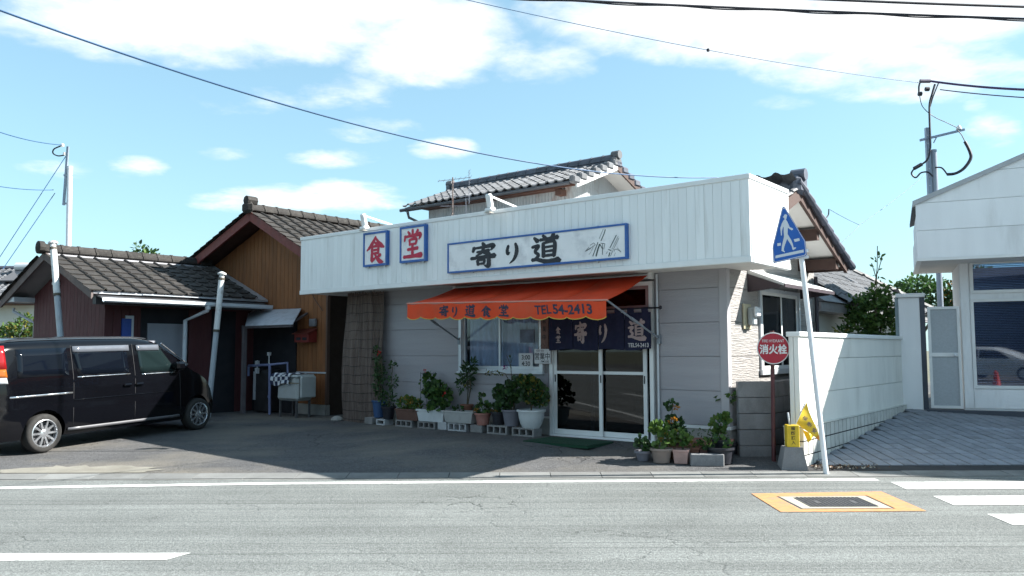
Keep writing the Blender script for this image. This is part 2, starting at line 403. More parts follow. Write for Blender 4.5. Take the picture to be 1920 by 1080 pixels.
# ---------------------------------------------------------------- ground, road, forecourt
def asphalt(name, col, cracks=.6, tracks=0, lane=0, crs=.55, patch=None):
    m = bpy.data.materials.new(name); m.use_nodes = True; nt = m.node_tree; N = nt.nodes; LK = nt.links
    b = N['Principled BSDF']; geo = N.new('ShaderNodeNewGeometry')
    def nz(sc, det=4, ro=.6, st=(1, 1, 1), off=(0, 0, 0)):
        mp = N.new('ShaderNodeMapping'); mp.inputs['Scale'].default_value = st; mp.inputs['Location'].default_value = off; LK.new(geo.outputs['Position'], mp.inputs[0])
        n = N.new('ShaderNodeTexNoise'); n.inputs['Scale'].default_value = sc; n.inputs['Detail'].default_value = det; n.inputs['Roughness'].default_value = ro
        LK.new(mp.outputs[0], n.inputs['Vector']); return n.outputs['Fac']
    def mr(v, a, b_, c, d):
        n = N.new('ShaderNodeMapRange'); LK.new(v, n.inputs[0])
        for i, q in enumerate((a, b_, c, d)): n.inputs[i+1].default_value = q
        return n.outputs[0]
    def ma(op, a, b_, clamp=False):
        n = N.new('ShaderNodeMath'); n.operation = op; n.use_clamp = clamp
        for i, q in enumerate((a, b_)):
            if isinstance(q, (int, float)): n.inputs[i].default_value = q
            else: LK.new(q, n.inputs[i])
        return n.outputs[0]
    grain = nz(70, 3, .75); agg = nz(26, 3, .7)
    val = ma('MULTIPLY', mr(grain, .32, .68, .48, 1.52), mr(agg, .32, .68, .76, 1.24))
    val = ma('MULTIPLY', val, mr(nz(.9, 6), .3, .7, .86, 1.12)); val = ma('MULTIPLY', val, mr(nz(3.1, 5, .7, (1, 1, 1), (8, 3, 0)), .58, .74, 1.0, .78))
    if tracks:   # polished and darkened streaks along the driving direction
        tr = nz(1.0, 6, .62, (.10, 4.2, 1)); val = ma('MULTIPLY', val, mr(tr, .35, .68, 1.07, 1-tracks))
        sp_ = N.new('ShaderNodeSeparateXYZ'); LK.new(geo.outputs['Position'], sp_.inputs[0])
        for yc in (5.1, 7.05, 8.55):      # wheel paths worn darker
            dd = ma('ABSOLUTE', ma('ADD', ma('SUBTRACT', sp_.outputs[1], yc), ma('MULTIPLY', ma('SUBTRACT', nz(.5, 3, .5, (.4, 1, 1)), .5), .5)), 0)
            val = ma('MULTIPLY', val, mr(dd, .08, .42, .86, 1.0))
        t2 = nz(1.0, 4, .6, (.05, 13.0, 1), (3, 7, 0)); val = ma('MULTIPLY', val, mr(t2, .57, .66, 1.0, 1-tracks*1.5))
    # cracks: thin edges of a warped cell pattern, only where an old-surface mask allows them
    wv = N.new('ShaderNodeVectorMath'); wv.operation = 'ADD'; LK.new(geo.outputs['Position'], wv.inputs[0])
    wn = N.new('ShaderNodeTexNoise'); wn.inputs['Scale'].default_value = 2.6; wn.inputs['Detail'].default_value = 6; LK.new(geo.outputs['Position'], wn.inputs['Vector'])
    ws = N.new('ShaderNodeVectorMath'); ws.operation = 'SCALE'; ws.inputs['Scale'].default_value = .55; LK.new(wn.outputs['Color'], ws.inputs[0]); LK.new(ws.outputs[0], wv.inputs[1])
    vo = N.new('ShaderNodeTexVoronoi'); vo.feature = 'DISTANCE_TO_EDGE'; vo.inputs['Scale'].default_value = crs; LK.new(wv.outputs[0], vo.inputs['Vector'])
    ck = mr(vo.outputs['Distance'], .0, .012, 1, 0)
    ck = ma('MULTIPLY', ck, mr(nz(.55, 3, .5, (1, 1, 1), (4, 2, 0)), .47, .60, 0, cracks))
    ck = ma('MULTIPLY', ck, mr(nz(14, 2), .35, .55, .25, 1))
    # a crazed area of old patching with a finer crack net
    vc = N.new('ShaderNodeVectorMath'); vc.operation = 'DISTANCE'; LK.new(wv.outputs[0], vc.inputs[0]); vc.inputs[1].default_value = (-.05, 8.45, .3)
    vo2 = N.new('ShaderNodeTexVoronoi'); vo2.feature = 'DISTANCE_TO_EDGE'; vo2.inputs['Scale'].default_value = 2.3; LK.new(wv.outputs[0], vo2.inputs['Vector'])
    c2 = ma('MULTIPLY', mr(vo2.outputs['Distance'], .0, .035, 1, 0), mr(vc.outputs['Value'], .25, .85, .6, 0))
    c2 = ma('MULTIPLY', c2, mr(nz(5, 3), .42, .56, 0, 1))
    ck = ma('MAXIMUM', ck, c2)
    val = ma('MULTIPLY', val, ma('SUBTRACT', 1.0, ck))
    vm = N.new('ShaderNodeVectorMath'); vm.operation = 'SCALE'; vm.inputs[0].default_value = col; LK.new(val, vm.inputs['Scale'])
    c_out = vm.outputs[0]
    if patch:
        dm = N.new('ShaderNodeMix'); dm.data_type = 'RGBA'; LK.new(mr(nz(.42, 6, .6, (1, 1.5, 1), (1.3, 8.2, 0)), .46, .64, 0, .7), dm.inputs[0])
        LK.new(c_out, dm.inputs[6]); dm.inputs[7].default_value = (*patch, 1); c_out = dm.outputs[2]
    LK.new(c_out, b.inputs['Base Color']); b.inputs['Roughness'].default_value = .88; b.inputs['Specular IOR Level'].default_value = .25
    bp = N.new('ShaderNodeBump'); bp.inputs['Distance'].default_value = .006
    LK.new(ma('SUBTRACT', ma('ADD', grain, agg), ma('MULTIPLY', ck, 2.0)), bp.inputs['Height']); LK.new(bp.outputs[0], b.inputs['Normal'])
    return m
MT = {}
MT['earth'] = mat('earth', (.10, .10, .065), .95, .25, .3, gen=True, bump=.02, bs=3)
MT['road'] = asphalt('road_asphalt', (.168, .179, .174), .32, .24)
MT['lot'] = asphalt('lot_asphalt', (.088, .088, .090), .75, .05, crs=.8, patch=(.17, .155, .13))
MT['concrete'] = mat('concrete', (.30, .295, .275), .9, .16, 3, bump=.003, bs=90, rnd=.10, dirt=(.10, .095, .085), ds=2.2, damt=.5, speck=.1)
MT['roadpaint'] = mat('road_paint_white', (.62, .63, .61), .75, .07, 14, dirt=(.20, .20, .19), ds=9, damt=.8, dirtlo=.50, dirthi=.68, gen=True, speck=.08)
MT['orangepaint'] = mat('road_paint_orange', (.46, .215, .085), .8, .14, 12, dirt=(.22, .19, .15), ds=7, damt=.75, dirtlo=.50, dirthi=.68, gen=True, speck=.10)
MT['creampaint'] = mat('road_paint_cream', (.36, .34, .27), .8, .1, 12, dirt=(.2, .19, .16), ds=6, damt=.6, gen=True)
MT['iron'] = mat('cast_iron', (.10, .10, .105), .55, .2, 20, metal=.4, bump=.001, bs=120)

MT['gutterc'] = mat('gutter_concrete', (.165, .168, .163), .92, .16, 3, bump=.003, bs=90, rnd=.12, dirt=(.09, .09, .085), ds=2.2, damt=.5, speck=.15)
def xwall(Y): return 2.85 + .78043*.87 + .62524*(Y - (10.82 - .62524*.87))/.78043

b = MB(); n = 48
b.add([(0, 0, -.035)] + [(700*math.cos(2*PI*i/n), 700*math.sin(2*PI*i/n), -.035) for i in range(n)], [(0, 1+i, 1+(i+1) % n) for i in range(n)])
tag(b.build('ground', MT['earth']), kind='structure')
b = MB(); b.grid(lambda u, v: (-70 + 140*u, -7 + 16.72*v, 0), 70, 8)
tag(b.build('road', MT['road']), kind='structure')
b = MB()
def lotp(u, v):
    Y = 9.985 + 22*v**1.6; x1 = xwall(Y); u2 = u**.75; X = -34 + (x1 + 34)*u2
    return (X, Y, lot_z(X, Y))
b.grid(lotp, 60, 40)
tag(b.build('parking_lot', MT['lot']), kind='structure')
# concrete street gutter of half-metre slabs
gut = tag(bpy.data.objects.new('gutter', None), kind='structure'); COL.objects.link(gut)
rng = random.Random(4)
b = MB(); b.box(-70, 70, 9.68, 9.99, -.06, .004); b.build('bedding', MT['concrete'], gut)
mb = MB(); mb.add([(0, 0, 0), (.595, 0, 0), (.595, .27, .024), (0, .27, .024), (0, 0, -.03), (.595, 0, -.03), (.595, .27, -.03), (0, .27, -.03)],
                  [(0, 1, 2, 3), (4, 5, 1, 0), (5, 6, 2, 1), (6, 7, 3, 2), (7, 4, 0, 3)])
slab = mb.mesh('slab', MT['gutterc'])
for i in range(34):
    x = -10.4 + i*.603
    inst('slab', slab, gut, Matrix.Translation((x, 9.715 + rng.uniform(-.004, .004), .010 + rng.uniform(0, .004))) @ Matrix.Rotation(rng.uniform(-.006, .006), 4, 'X'))
# painted lines
mk = tag(bpy.data.objects.new('road_markings', None), kind='structure'); COL.objects.link(mk)
def strip(poly, name, m, z=.004, par=mk):
    b = MB(); b.add([(x, y, z) for x, y in poly], [tuple(range(len(poly)))]); return b.build(name, m, par)
cy = [(-40, 7.6), (-20, 8.55), (-12, 8.93), (-5.7, 9.16), (-2.8, 9.405), (0, 9.48), (2.2, 9.52), (4.2, 9.545)]
for (x0, y0), (x1, y1) in zip(cy[:-1], cy[1:]):
    strip([(x0, y0-.075), (x1-.004, y1-.075), (x1-.004, y1+.075), (x0, y0+.075)], 'edge_line', MT['roadpaint'])
strip([(-14, 5.98), (-2.50, 6.01), (-2.40, 6.215), (-14, 6.19)], 'centre_line', MT['roadpaint'])
for k, (y0, y1) in enumerate(((8.88, 9.36), (7.98, 8.47), (7.09, 7.55), (6.18, 6.66), (5.27, 5.76))):
    strip([(4.22+.02*k, y0), (8.4, y0), (8.4, y1), (4.27+.02*k, y1)], 'crossing_stripe', MT['roadpaint'])
# stained concrete patch and gravelly corner beside the van
rp = random.Random(12)
strip([(-5.35 + 1.05*math.cos(a*PI/22)*rp.uniform(.80, 1.12), max(10.04, 10.22 + .34*math.sin(a*PI/22)*rp.uniform(.7, 1.2))) for a in range(44)], 'repair_patch', mat('light_repair', (.20, .19, .16), .95, .18, 3, gen=True, dirt=(.14, .125, .10), ds=1.6, damt=.6, speck=.15, sps=90), z=0, par=mk)
mk.children[-1].data.vertices.foreach_set('co', [c for v in mk.children[-1].data.vertices for c in (v.co.x, v.co.y, lot_z(v.co.x, v.co.y)+.006)])
# hydrant cover with its painted frame
hc = thing('hydrant_cover', 'rectangular iron hydrant cover in an orange painted frame on the road', 'manhole', (3.16, 8.16, 0))
def ring(name, o, i, m, z):
    b = MB(); b.add([(*p, z) for p in o] + [(*p, z) for p in i], [(k, (k+1) % 4, 4+(k+1) % 4, 4+k) for k in range(4)]); return b.build(name, m, hc)
sh = lambda pts: [(x-3.16, y-8.16) for x, y in pts]
ring('painted_border', sh([(2.475, 7.665), (3.83, 7.69), (3.885, 8.74), (2.485, 8.645)]), sh([(2.70, 7.80), (3.60, 7.81), (3.63, 8.50), (2.69, 8.47)]), MT['orangepaint'], .005)
ring('frame', sh([(2.73, 7.82), (3.575, 7.83), (3.60, 8.48), (2.715, 8.455)]), sh([(2.83, 7.90), (3.485, 7.90), (3.49, 8.385), (2.83, 8.385)]), MT['creampaint'], .006)
b = MB(); b.box(-.322, .322, -.255, .222, -.03, .008); lid = b.build('lid', MT['iron'], hc)
b = MB()
for i in range(16):
    for j in range(11):
        if (i in (3, 12)) and 3 < j < 7: continue
        x = -.30 + i*.04; y = -.235 + j*.0435; b.box(x, x+.024, y, y+.028, .008, .0125)
b.build('raised_pattern', MT['iron'], lid)
# forecourt of the white building: dark joints, slate-like slabs laid at a slant
MT['paver'] = mat('paver', (.22, .24, .275), .8, .14, 3, bump=.003, bs=45, rnd=.06, dirt=(.07, .07, .072), ds=2.0, damt=.5)
MT['joint'] = mat('joint_mortar', (.022, .023, .026), .95, .2, 4, gen=True)
b = MB()
def courtp(u, v):
    Y = 10.02 + 9*v; x0 = xwall(Y); X = x0 + (26-x0)*u**1.3
    return (X, Y, court_z(X, Y) - .012)
b.grid(courtp, 24, 18)
court = tag(b.build('forecourt', MT['joint']), kind='structure')
mb = MB(); mb.cbox(-.075, .075, -.141, .141, -.02, .012, .004); pv = mb.mesh('paver', MT['paver'])
ang = rad(0); ca, sa = math.cos(ang), math.sin(ang); cnt = 0; far = MB()
slope = math.atan(.105)
cand = []
for i in range(-20, 30):
    for j in range(-10, 16):
        a = i*.168; c_ = j*.30 + .08*math.sin(i*2.3)*0
        X = 6.5 + a*ca - c_*sa; Y = 12 + a*sa + c_*ca
        if Y < 10.34 or Y > 15.4 or X < xwall(Y) + .12 or X > 11: continue
        cand.append((X, Y))
cand.sort(key=lambda p: p[0]*.6 + p[1])
for k, (X, Y) in enumerate(cand):
    Mx = Matrix.Translation((X, Y, court_z(X, Y) + rng.uniform(-.003, .003))) @ Matrix.Rotation(slope, 4, 'X') @ Matrix.Rotation(ang, 4, 'Z')
    if k < 300: inst('paver', pv, court, Mx)
    else: far.cbox(-.075, .075, -.141, .141, -.02, .012, .004, 0, Mx)
o = far.build('far_pavers', MT['paver'], court); o['kind'] = 'stuff'
# ---------------------------------------------------------------- the restaurant building
MT['siding'] = mat('siding_board', (.335, .328, .352), .75, .05, 2.5, bump=.004, bs=26, stretch=(.28, .28, 5.0), rnd=.03, dirt=(.20, .19, .20), ds=.8, damt=.35)
MT['siding_side'] = mat('siding_board_wavy', (.34, .325, .315), .8, .05, 2.5, bump=.035, bs=11, stretch=(.4, .4, 6.0), rnd=.03)
MT['white'] = mat('white_metal', (.76, .785, .79), .45, .04, 3, rnd=.025, dirt=(.36, .35, .32), ds=2.2, damt=.5, stretch=(2.2, 2.2, .22), dirtlo=.55, dirthi=.75)
MT['white2'] = mat('white_trim', (.72, .74, .74), .5, .05, 3)
MT['alu'] = mat('aluminium', (.58, .62, .66), .35, .06, 4, metal=.3)
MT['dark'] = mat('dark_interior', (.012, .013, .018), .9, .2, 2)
MT['grey'] = mat('grey_plaster', (.25, .245, .25), .9, .10, 3, bump=.002, bs=80, dirt=(.12, .12, .12), ds=1.5, damt=.5)
MT['brownwood'] = mat('brown_wood', (.055, .028, .022), .7, .25, 3, stretch=(1, 1, 1), bump=.003, bs=40)
MT['kawara'] = mat('roof_tile_silver', (.10, .105, .115), .6, .18, 5, rnd=.28, dirt=(.07, .07, .07), ds=6, damt=.6, bump=.002, bs=60)
MT['kawara_dark'] = mat('ridge_tile_dark', (.075, .082, .11), .5, .2, 6, rnd=.25, dirt=(.15, .15, .16), ds=8, damt=.4)
MT['kawara_brown'] = mat('roof_tile_brown', (.026, .023, .021), .85, .2, 7, rnd=.30, dirt=(.07, .066, .056), ds=9, damt=.55, bump=.003, bs=70)
MT['glassdark'] = glass('dark_pane', (.55, .66, .85), .5)
MT['rust'] = mat('corrugated_metal', (.40, .42, .43), .6, .10, 4, metal=.15, dirt=(.16, .062, .022), ds=1.3, damt=.95, stretch=(1, 1, .45), dirtlo=.53, dirthi=.66, gen=True)
MT['soffit'] = mat('soffit_board', (.66, .65, .63), .8, .05, 3, dirt=(.35, .34, .32), ds=1.5, damt=.3)

R = fthing('restaurant_building', 'single-storey restaurant with white panelled fascia and tiled house behind it', 'restaurant')
ZB = [.49, .95, 1.41, 1.872, 2.335, 2.60]
FL = -7.70
# core walls with door and window openings (front plane y=.02)
b = MB()
DX0, DX1, DZ0, DZ1 = -2.865, -1.13, .17, 2.44
WX0, WX1, WZ0, WZ1 = -4.735, -3.075, 1.185, 2.14
T0, T1 = .022, .14
b.box(FL, WX0, T0, T1, 0, 2.62); b.box(WX0, WX1, T0, T1, 0, WZ0); b.box(WX0, WX1, T0, T1, WZ1, 2.62)
b.box(WX1, DX0, T0, T1, 0, 2.62); b.box(DX0, DX1, T0, T1, DZ1, 2.62); b.box(DX0, DX1, T0, T1, 0, DZ0); b.box(DX1, -.022, T0, T1, 0, 2.62)
SY0, SY1, SZ0, SZ1 = 1.13, 2.66, 1.215, 2.34
b.box(-.14, -.022, T1, SY0, 0, 2.9); b.box(-.14, -.022, SY0, SY1, 0, SZ0); b.box(-.14, -.022, SY0, SY1, SZ1, 2.9); b.box(-.14, -.022, SY1, 3.5, 0, 2.9)
b.box(FL, FL+.12, T1, 3.5, 0, 2.9); b.box(FL, -.022, 3.38, 3.5, 0, 2.9)
wall = b.build('wall', MT['grey'], R)
b = MB(); b.box(FL+.13, -.15, .15, 3.37, .13, .17); b.box(FL+.13, -.15, 2.6, 2.64, .17, 2.6); b.box(FL+.13, -.15, .15, 3.37, 2.50, 2.54)
b.box(-2.95, -2.92, .15, 2.6, .17, 2.5)
b.build('interior', MT['dark'], R)
# siding boards on the front
def board(x0, x1, z0, z1, y0=0, y1=.02):
    b = MB(); b.cbox(x0, x1, y0, y1, z0+.0025, z1-.0025, .002); b.build('siding_board', MT['siding'], wall)
for i in range(5):
    z0, z1 = ZB[i], ZB[i+1]
    for (x0, x1) in ((FL+.03, -4.80), (-1.06, -.112)): board(x0, x1, z0, z1)
    xs = (-4.80, -2.935)
    if z1 <= 1.13: board(*xs, z0, z1)
    elif z0 < 1.13: board(*xs, z0, 1.15)
    if z0 >= 1.15: board(-3.015, -2.935, z0, z1)
board(-4.80, -3.015, 2.20, 2.60); board(-2.935, -1.06, 2.50, 2.60)
# corner post, base strip, foundation
b = MB(); b.box(-.108, .004, -.004, .10, .46, 2.60); b.box(-.108, -.112+.012, -.0065, .02, .46, 2.60)
b.build('corner_post', mat('corner_post_grey', (.36, .35, .37), .6, .05, 3), R)
b = MB(); b.box(-1.10, .012, -.012, .02, .445, .487); b.box(FL, -2.90, -.006, .02, .455, .487); b.box(-.02, .012, .02, 3.5, .445, .487)
b.build('base_strip', MT['white2'], R)
b = MB(); b.box(FL+.01, -2.90, .006, .1, -.05, .452); b.box(-1.10, 0.0, .004, .1, -.05, .442); b.box(-.1, .0, .1, 3.5, -.05, .442)
b.build('foundation', MT['concrete'], R)
# side wall boards (sun side)
for i in range(5):
    z0, z1 = ZB[i], ZB[i+1]
    def sboard(y0, y1, a, c):
        b = MB(); b.cbox(-.02, 0, y0, y1, a+.004, c-.004, .004); b.build('siding_board', MT['siding_side'], wall)
    sboard(.102, SY0-.06, z0, z1); sboard(SY1+.06, 3.5, z0, z1)
    if z0 < SZ0-.05: sboard(SY0-.06, SY1+.06, z0, min(z1, SZ0-.05))
sboard(.102, 3.5, 2.60, 3.0)
# fascia: core, upright panels, cap and bottom trim
FX0, FX1, FY, FZ0, FZ1 = -8.10, .675, -.80, 2.555, 3.63
b = MB(); b.box(FX0+.02, FX1-.02, FY+.02, FY+.09, FZ0+.02, FZ1-.02); b.box(FX1-.09, FX1-.02, FY+.09, .50, FZ0+.02, FZ1-.02); b.box(FX0+.02, FX0+.09, FY+.09, .3, FZ0+.02, FZ1-.02)
b.box(FX0+.09, FX1-.09, FY+.09, 1.0, 3.15, 3.2)
fas = b.build('fascia', MT['white'], R)
mb = MB(); mb.cbox(0, .1170, 0, .02, FZ0+.075, FZ1-.055, .0025); pan = mb.mesh('panel', MT['white'])
npan = round((FX1-FX0)/.1185); st = (FX1-FX0)/npan
for i in range(npan): inst('panel', pan, fas, Matrix.Translation((FX0 + i*st + .001, FY, rng.uniform(-.001, .001))))
for i in range(11): inst('panel', pan, fas, Matrix.Translation((FX1, FY+.022 + i*.1185, 0)) @ Matrix.Rotation(PI/2, 4, 'Z'))
b = MB(); b.cbox(FX0-.012, FX1+.014, FY-.014, FY+.12, FZ1-.058, FZ1+.004, .006); b.cbox(FX1-.1, FX1+.0142, FY+.121, .52, FZ1-.0582, FZ1+.0042, .006)
b.cbox(FX0-.0122, FX0+.1, FY+.121, .3, FZ1-.0582, FZ1+.0042, .006)
b.build('cap_flashing', MT['white2'], fas)
b = MB(); b.cbox(FX0-.01, FX1+.012, FY-.012, FY+.06, FZ0-.004, FZ0+.074, .006); b.cbox(FX1-.06, FX1+.0122, FY+.061, .52, FZ0-.0042, FZ0+.0742, .006)
b.build('bottom_trim', MT['white2'], fas)
b = MB(); b.box(FX0+.03, FX1-.03, FY+.061, .02, FZ0+.03, FZ0+.05); b.box(.005, FX1-.061, .02, .50, FZ0+.0302, FZ0+.0502)
b.build('soffit', MT['soffit'], R)
# window: frame, two sashes, curtain, papers
def frame_rect(b, x0, x1, z0, z1, w, y0, y1):
    b.box(x0, x0+w, y0, y1, z0, z1); b.box(x1-w, x1, y0, y1, z0, z1); b.box(x0+w, x1-w, y0, y1, z0, z0+w); b.box(x0+w, x1-w, y0, y1, z1-w, z1)
b = MB(); frame_rect(b, WX0-.05, WX1+.05, WZ0-.04, WZ1+.05, .055, -.035, .10); b.box(WX0-.07, WX1+.07, -.06, .0, WZ0-.055, WZ0-.03)
win = b.build('window', MT['alu'], R)
def sash(par, x0, x1, z0, z1, y, mid=None, m=None, gl=None, wst=.035, wr=.045, name='sash'):
    b = MB(); b.box(x0, x0+wst, y, y+.028, z0, z1); b.box(x1-wst, x1, y, y+.028, z0, z1); b.box(x0+wst, x1-wst, y+.001, y+.027, z0, z0+wr); b.box(x0+wst, x1-wst, y+.001, y+.027, z1-wr, z1)
    if mid: b.box(x0+wst, x1-wst, y+.001, y+.027, mid-.022, mid+.022)
    s_ = b.build(name, m or MT['alu'], par)
    zs = [(z0+wr, (mid-.022) if mid else z1-wr)] + ([(mid+.022, z1-wr)] if mid else [])
    for a, c in zs:
        b = MB(); b.box(x0+wst, x1-wst, y+.012, y+.016, a, c); b.build('pane', gl or MT['glassdark'], s_)
    return s_
sash(win, WX0+.006, -3.87, WZ0+.016, WZ1, .03, gl=glass('clear_pane', (.85, .92, 1.0), .95, spec=.05, fre=.07)); sash(win, -3.93, WX1-.006, WZ0+.016, WZ1, -.004, gl=glass('clear_pane'))
b = MB(); b.grid(lambda u, v: (-4.66 + 1.45*u, .115 + .012*math.sin(u*74) + .006*math.sin(u*31+1), WZ0+.03 + .95*v), 90, 2)
b.build('curtain', mat('lace_curtain', (.66, .66, .70), .9, .1, 6, trans=.3), win, smooth=True)
paper = mat('paper', (.58, .60, .62), .8, .05, 5); ink = mat('ink', (.02, .022, .03), .6, .1, 5)
b = MB(); b.box(-3.52, -3.235, .0112-.012, .0132-.012, 1.24, 1.455); pp = b.build('paper_notice', paper, win)
lettering(pp, '3:00', (-3.375, -.001, 1.39), (1, 0, 0), (0, 0, 1), .17, .075, ink, .02); lettering(pp, '4:30', (-3.375, -.001, 1.29), (1, 0, 0), (0, 0, 1), .17, .075, ink, .02)
b = MB(); b.box(-3.49, -3.21, -.0015, .0005, 1.62, 1.83); b.build('poster', mat('dark_poster', (.11, .14, .20), .6, .6, 4), win)
# sliding doors with a transom
b = MB(); frame_rect(b, DX0-.035, DX1+.035, DZ0, DZ1+.03, .06, -.03, .12); b.box(DX0+.025, DX1-.025, -.028, .118, 2.015, 2.085)
b.box(DX0-.01, DX1+.01, -.06, .12, DZ0-.03, DZ0+.045)
b2 = b
dfr = b.build('door_frame', MT['white2'], R)
doorglass = glass('door_pane', (.5, .56, .66), .42, fre=.15)
sash(R, -2.835, -1.965, .235, 2.01, .0, 1.165, MT['white2'], doorglass, .055, .075, 'sliding_door')
sash(R, -2.19, -1.24, .235, 2.01, .042, 1.165, MT['white2'], doorglass, .06, .075, 'sliding_door')
b = MB(); b.box(-2.81, -2.797, -.012, 0, 1.02, 1.13); b.box(-1.99, -1.977, -.012, 0, 1.02, 1.13); b.box(-1.285, -1.272, .03, .042, 1.02, 1.13); b.build('pull_handle', ink, R)
b = MB(); frame_rect(b, DX0+.026, DX1-.026, 2.088, 2.41, .045, -.034, .05); tr = b.build('transom', mat('pinkish_wood', (.26, .16, .16), .6, .12, 5), R)
b = MB(); b.box(DX0+.07, DX1-.07, .01, .014, 2.13, 2.365); b.build('pane', doorglass, tr)
# side window with louvred hood
b = MB()
b.box(-.02, .03, SY0-.055, SY0, SZ0-.05, SZ1+.05); b.box(-.02, .03, SY1, SY1+.055, SZ0-.05, SZ1+.05); b.box(-.02, .045, SY0-.07, SY1+.07, SZ0-.075, SZ0); b.box(-.02, .03, SY0, SY1, SZ1, SZ1+.05)
ym = (SY0+SY1)/2
sw = b.build('window', MT['alu'], R)
for (y0, y1, x) in ((SY0, ym+.03, .0), (ym-.03, SY1, -.03)):
    b = MB(); b.box(x, x+.026, y0, y0+.04, SZ0, SZ1); b.box(x, x+.026, y1-.04, y1, SZ0, SZ1); b.box(x+.001, x+.025, y0+.04, y1-.04, SZ0, SZ0+.05); b.box(x+.001, x+.025, y0+.04, y1-.04, SZ1-.05, SZ1)
    s_ = b.build('sash', MT['white2'], sw)
    b = MB(); b.box(x+.011, x+.015, y0+.04, y1-.04, SZ0+.05, SZ1-.05); b.build('pane', doorglass, s_)
b = MB()
prof = [(0, 2.62), (.52, 2.40), (.52, 2.365), (0, 2.56)]
b.prism(prof, .72, 2.80, lambda a, c, d: (a, d, c)); hood = b.build('window_hood', MT['white2'], R)
b = MB(); b.prism([(0, 2.30), (0, 2.555), (.49, 2.368), (.44, 2.34)], .70, .718, lambda a, c, d: (a, d, c)); b.prism([(0, 2.30), (0, 2.555), (.49, 2.368), (.44, 2.34)], 2.802, 2.82, lambda a, c, d: (a, d, c))
b.box(.521, .533, .70, 2.82, 2.345, 2.395); b.build('hood_trim', mat('dark_brown_metal', (.05, .036, .045), .5, .1, 4), hood)
# downpipe at the far corner of the side wall
b = MB(); b.tube([(.05, 3.42, .2), (.05, 3.42, 2.7)], .032, 8); b.build('downpipe', mat('dark_pipe', (.035, .03, .04), .5, .1, 4), R)
b = MB(); b.tube([(-1.02, -.03, .2), (-1.02, -.03, 2.56)], .016, 8); b.build('conduit', MT['alu'], R)
# ---- tiled roof of the house right behind the fascia (gable to the sunny side)
GX, RY, RZ = .60, 1.12, 3.72           # verge plane, ridge line
SL = .43
b = MB(); EYb, EYf = 3.15, -.15
zb = RZ - SL*(EYb-RY); zf = RZ - SL*(RY-EYf)
for (y0, z0, y1, z1) in ((RY, RZ, EYb, zb), (EYf, zf, RY, RZ)):
    b.prism([(y0, z0), (y1, z1), (y1, z1-.05), (y0, z0-.05)], -7.6, GX-.012, lambda a, c, d: (d, a, c))
rf = b.build('lower_roof', MT['soffit'], R)
b = MB(); b.prism([(0.14, 2.9), (3.5, 2.9), (3.5, zb-.20), (3.15, zb-.06), (RY, RZ-.06), (.14, RZ-.06-SL*(RY-.14))], -.16, -.03, lambda a, c, d: (d, a, c)); b.build('gable_wall', MT['grey'], R)
b = MB()
for (y0, z0, y1, z1) in ((RY, RZ, EYb, zb), (EYf, zf, RY, RZ)):
    b.prism([(y0, z0+.03), (y1, z1+.03), (y1, z1-.14), (y0, z0-.14)], GX-.01, GX+.035, lambda a, c, d: (d, a, c))
b.build('verge_board', MT['brownwood'], rf)
for (y, w) in ((1.95, .10), (2.80, .12)):
    z = RZ - SL*(y-RY) - .052
    b = MB(); b.box(-.03, GX-.012, y-w/2, y+w/2, z-.20, z-.035+.0); b.build('purlin', MT['brownwood'], rf)
b = MB(); b.box(-7.5, GX+.03, EYb-.02, EYb+.09, zb-.10, zb-.02); b.build('gutter_pipe', MT['brownwood'], rf)
u = (-1, 0, 0); sl = math.hypot(1, SL); v = (0, -1/sl, SL/sl)
tm = tile_mesh('pan', .27, .30, MT['kawara'])
tile_roof(rf, tm, (GX+.05, EYb+.06, zb-.03), u, v, 9, 10, .27, .265, 3)
v2 = (0, 1/sl, SL/sl)
tile_roof(rf, tm, (GX+.05-9*.27, EYf, zf), (1, 0, 0), v2, 9, 5, .27, .265, 5)
for i in range(9):   # verge end tiles and their round ends
    y = EYb + .05 - i*.262; z = RZ - SL*(y-RY)
    b = MB(); b.tube([(GX+.06, y+.13, z-.02), (GX+.06, y+.10, z-.005), (GX+.06, y-.13, z+.10)], [.060, .066, .042], 10); b.build('verge_tile', MT['kawara_dark'], rf)
b = MB(); b.tube([(-7.5, RY, RZ+.13), (GX-.05, RY, RZ+.13)], .10, 10); b.cbox(-7.5, GX-.02, RY-.11, RY+.11, RZ-.02, RZ+.13, .02); b.build('ridge', MT['kawara_dark'], rf)
b = MB(); b.cbox(GX-.06, GX+.09, RY-.17, RY+.17, RZ-.06, RZ+.20, .05); b.tube([(GX-.08, RY, RZ+.22), (GX+.12, RY, RZ+.22)], .085, 10); b.build('ridge_end_tile', MT['kawara_dark'], rf)
# ---- upper storey
UX0, UX1, UY0, UY1, URY, UEZ, URZ = -8.22, -3.72, 2.0, 4.85, 3.42, 4.59, 5.15
WX0u, WX1u, WY0u = -7.75, -4.18, 2.26
def corrugated(p, d, L, z0, ztop, name, par, pitch=.076, amp=.009):
    p = Vector(p); d = Vector(d); nrm = d.cross(EZ0)
    n = int(L/pitch*4); vs = []
    for i in range(n+1):
        t = L*i/n; o_ = nrm*(amp*math.cos(i*PI/2)); q = p + d*t + o_
        vs += [(q.x, q.y, z0), (q.x, q.y, ztop(t))]
    b = MB(); b.add(vs, [(2*i, 2*i+2, 2*i+3, 2*i+1) for i in range(n)]); return b.build(name, MT['rust'], par, fix=False)
EZ0 = Vector((0, 0, 1))
corrugated((WX0u, WY0u, 0), (1, 0, 0), WX1u-WX0u, 3.0, lambda t: 4.66, 'upper_wall', R)
sU = (URZ-UEZ)/(URY-UY0)
corrugated((WX1u, WY0u, 0), (0, 1, 0), 1.9, 3.0, lambda t: UEZ + sU*(min(WY0u+t, 2*URY-WY0u-t)-UY0) - .02, 'upper_gable_wall', R)
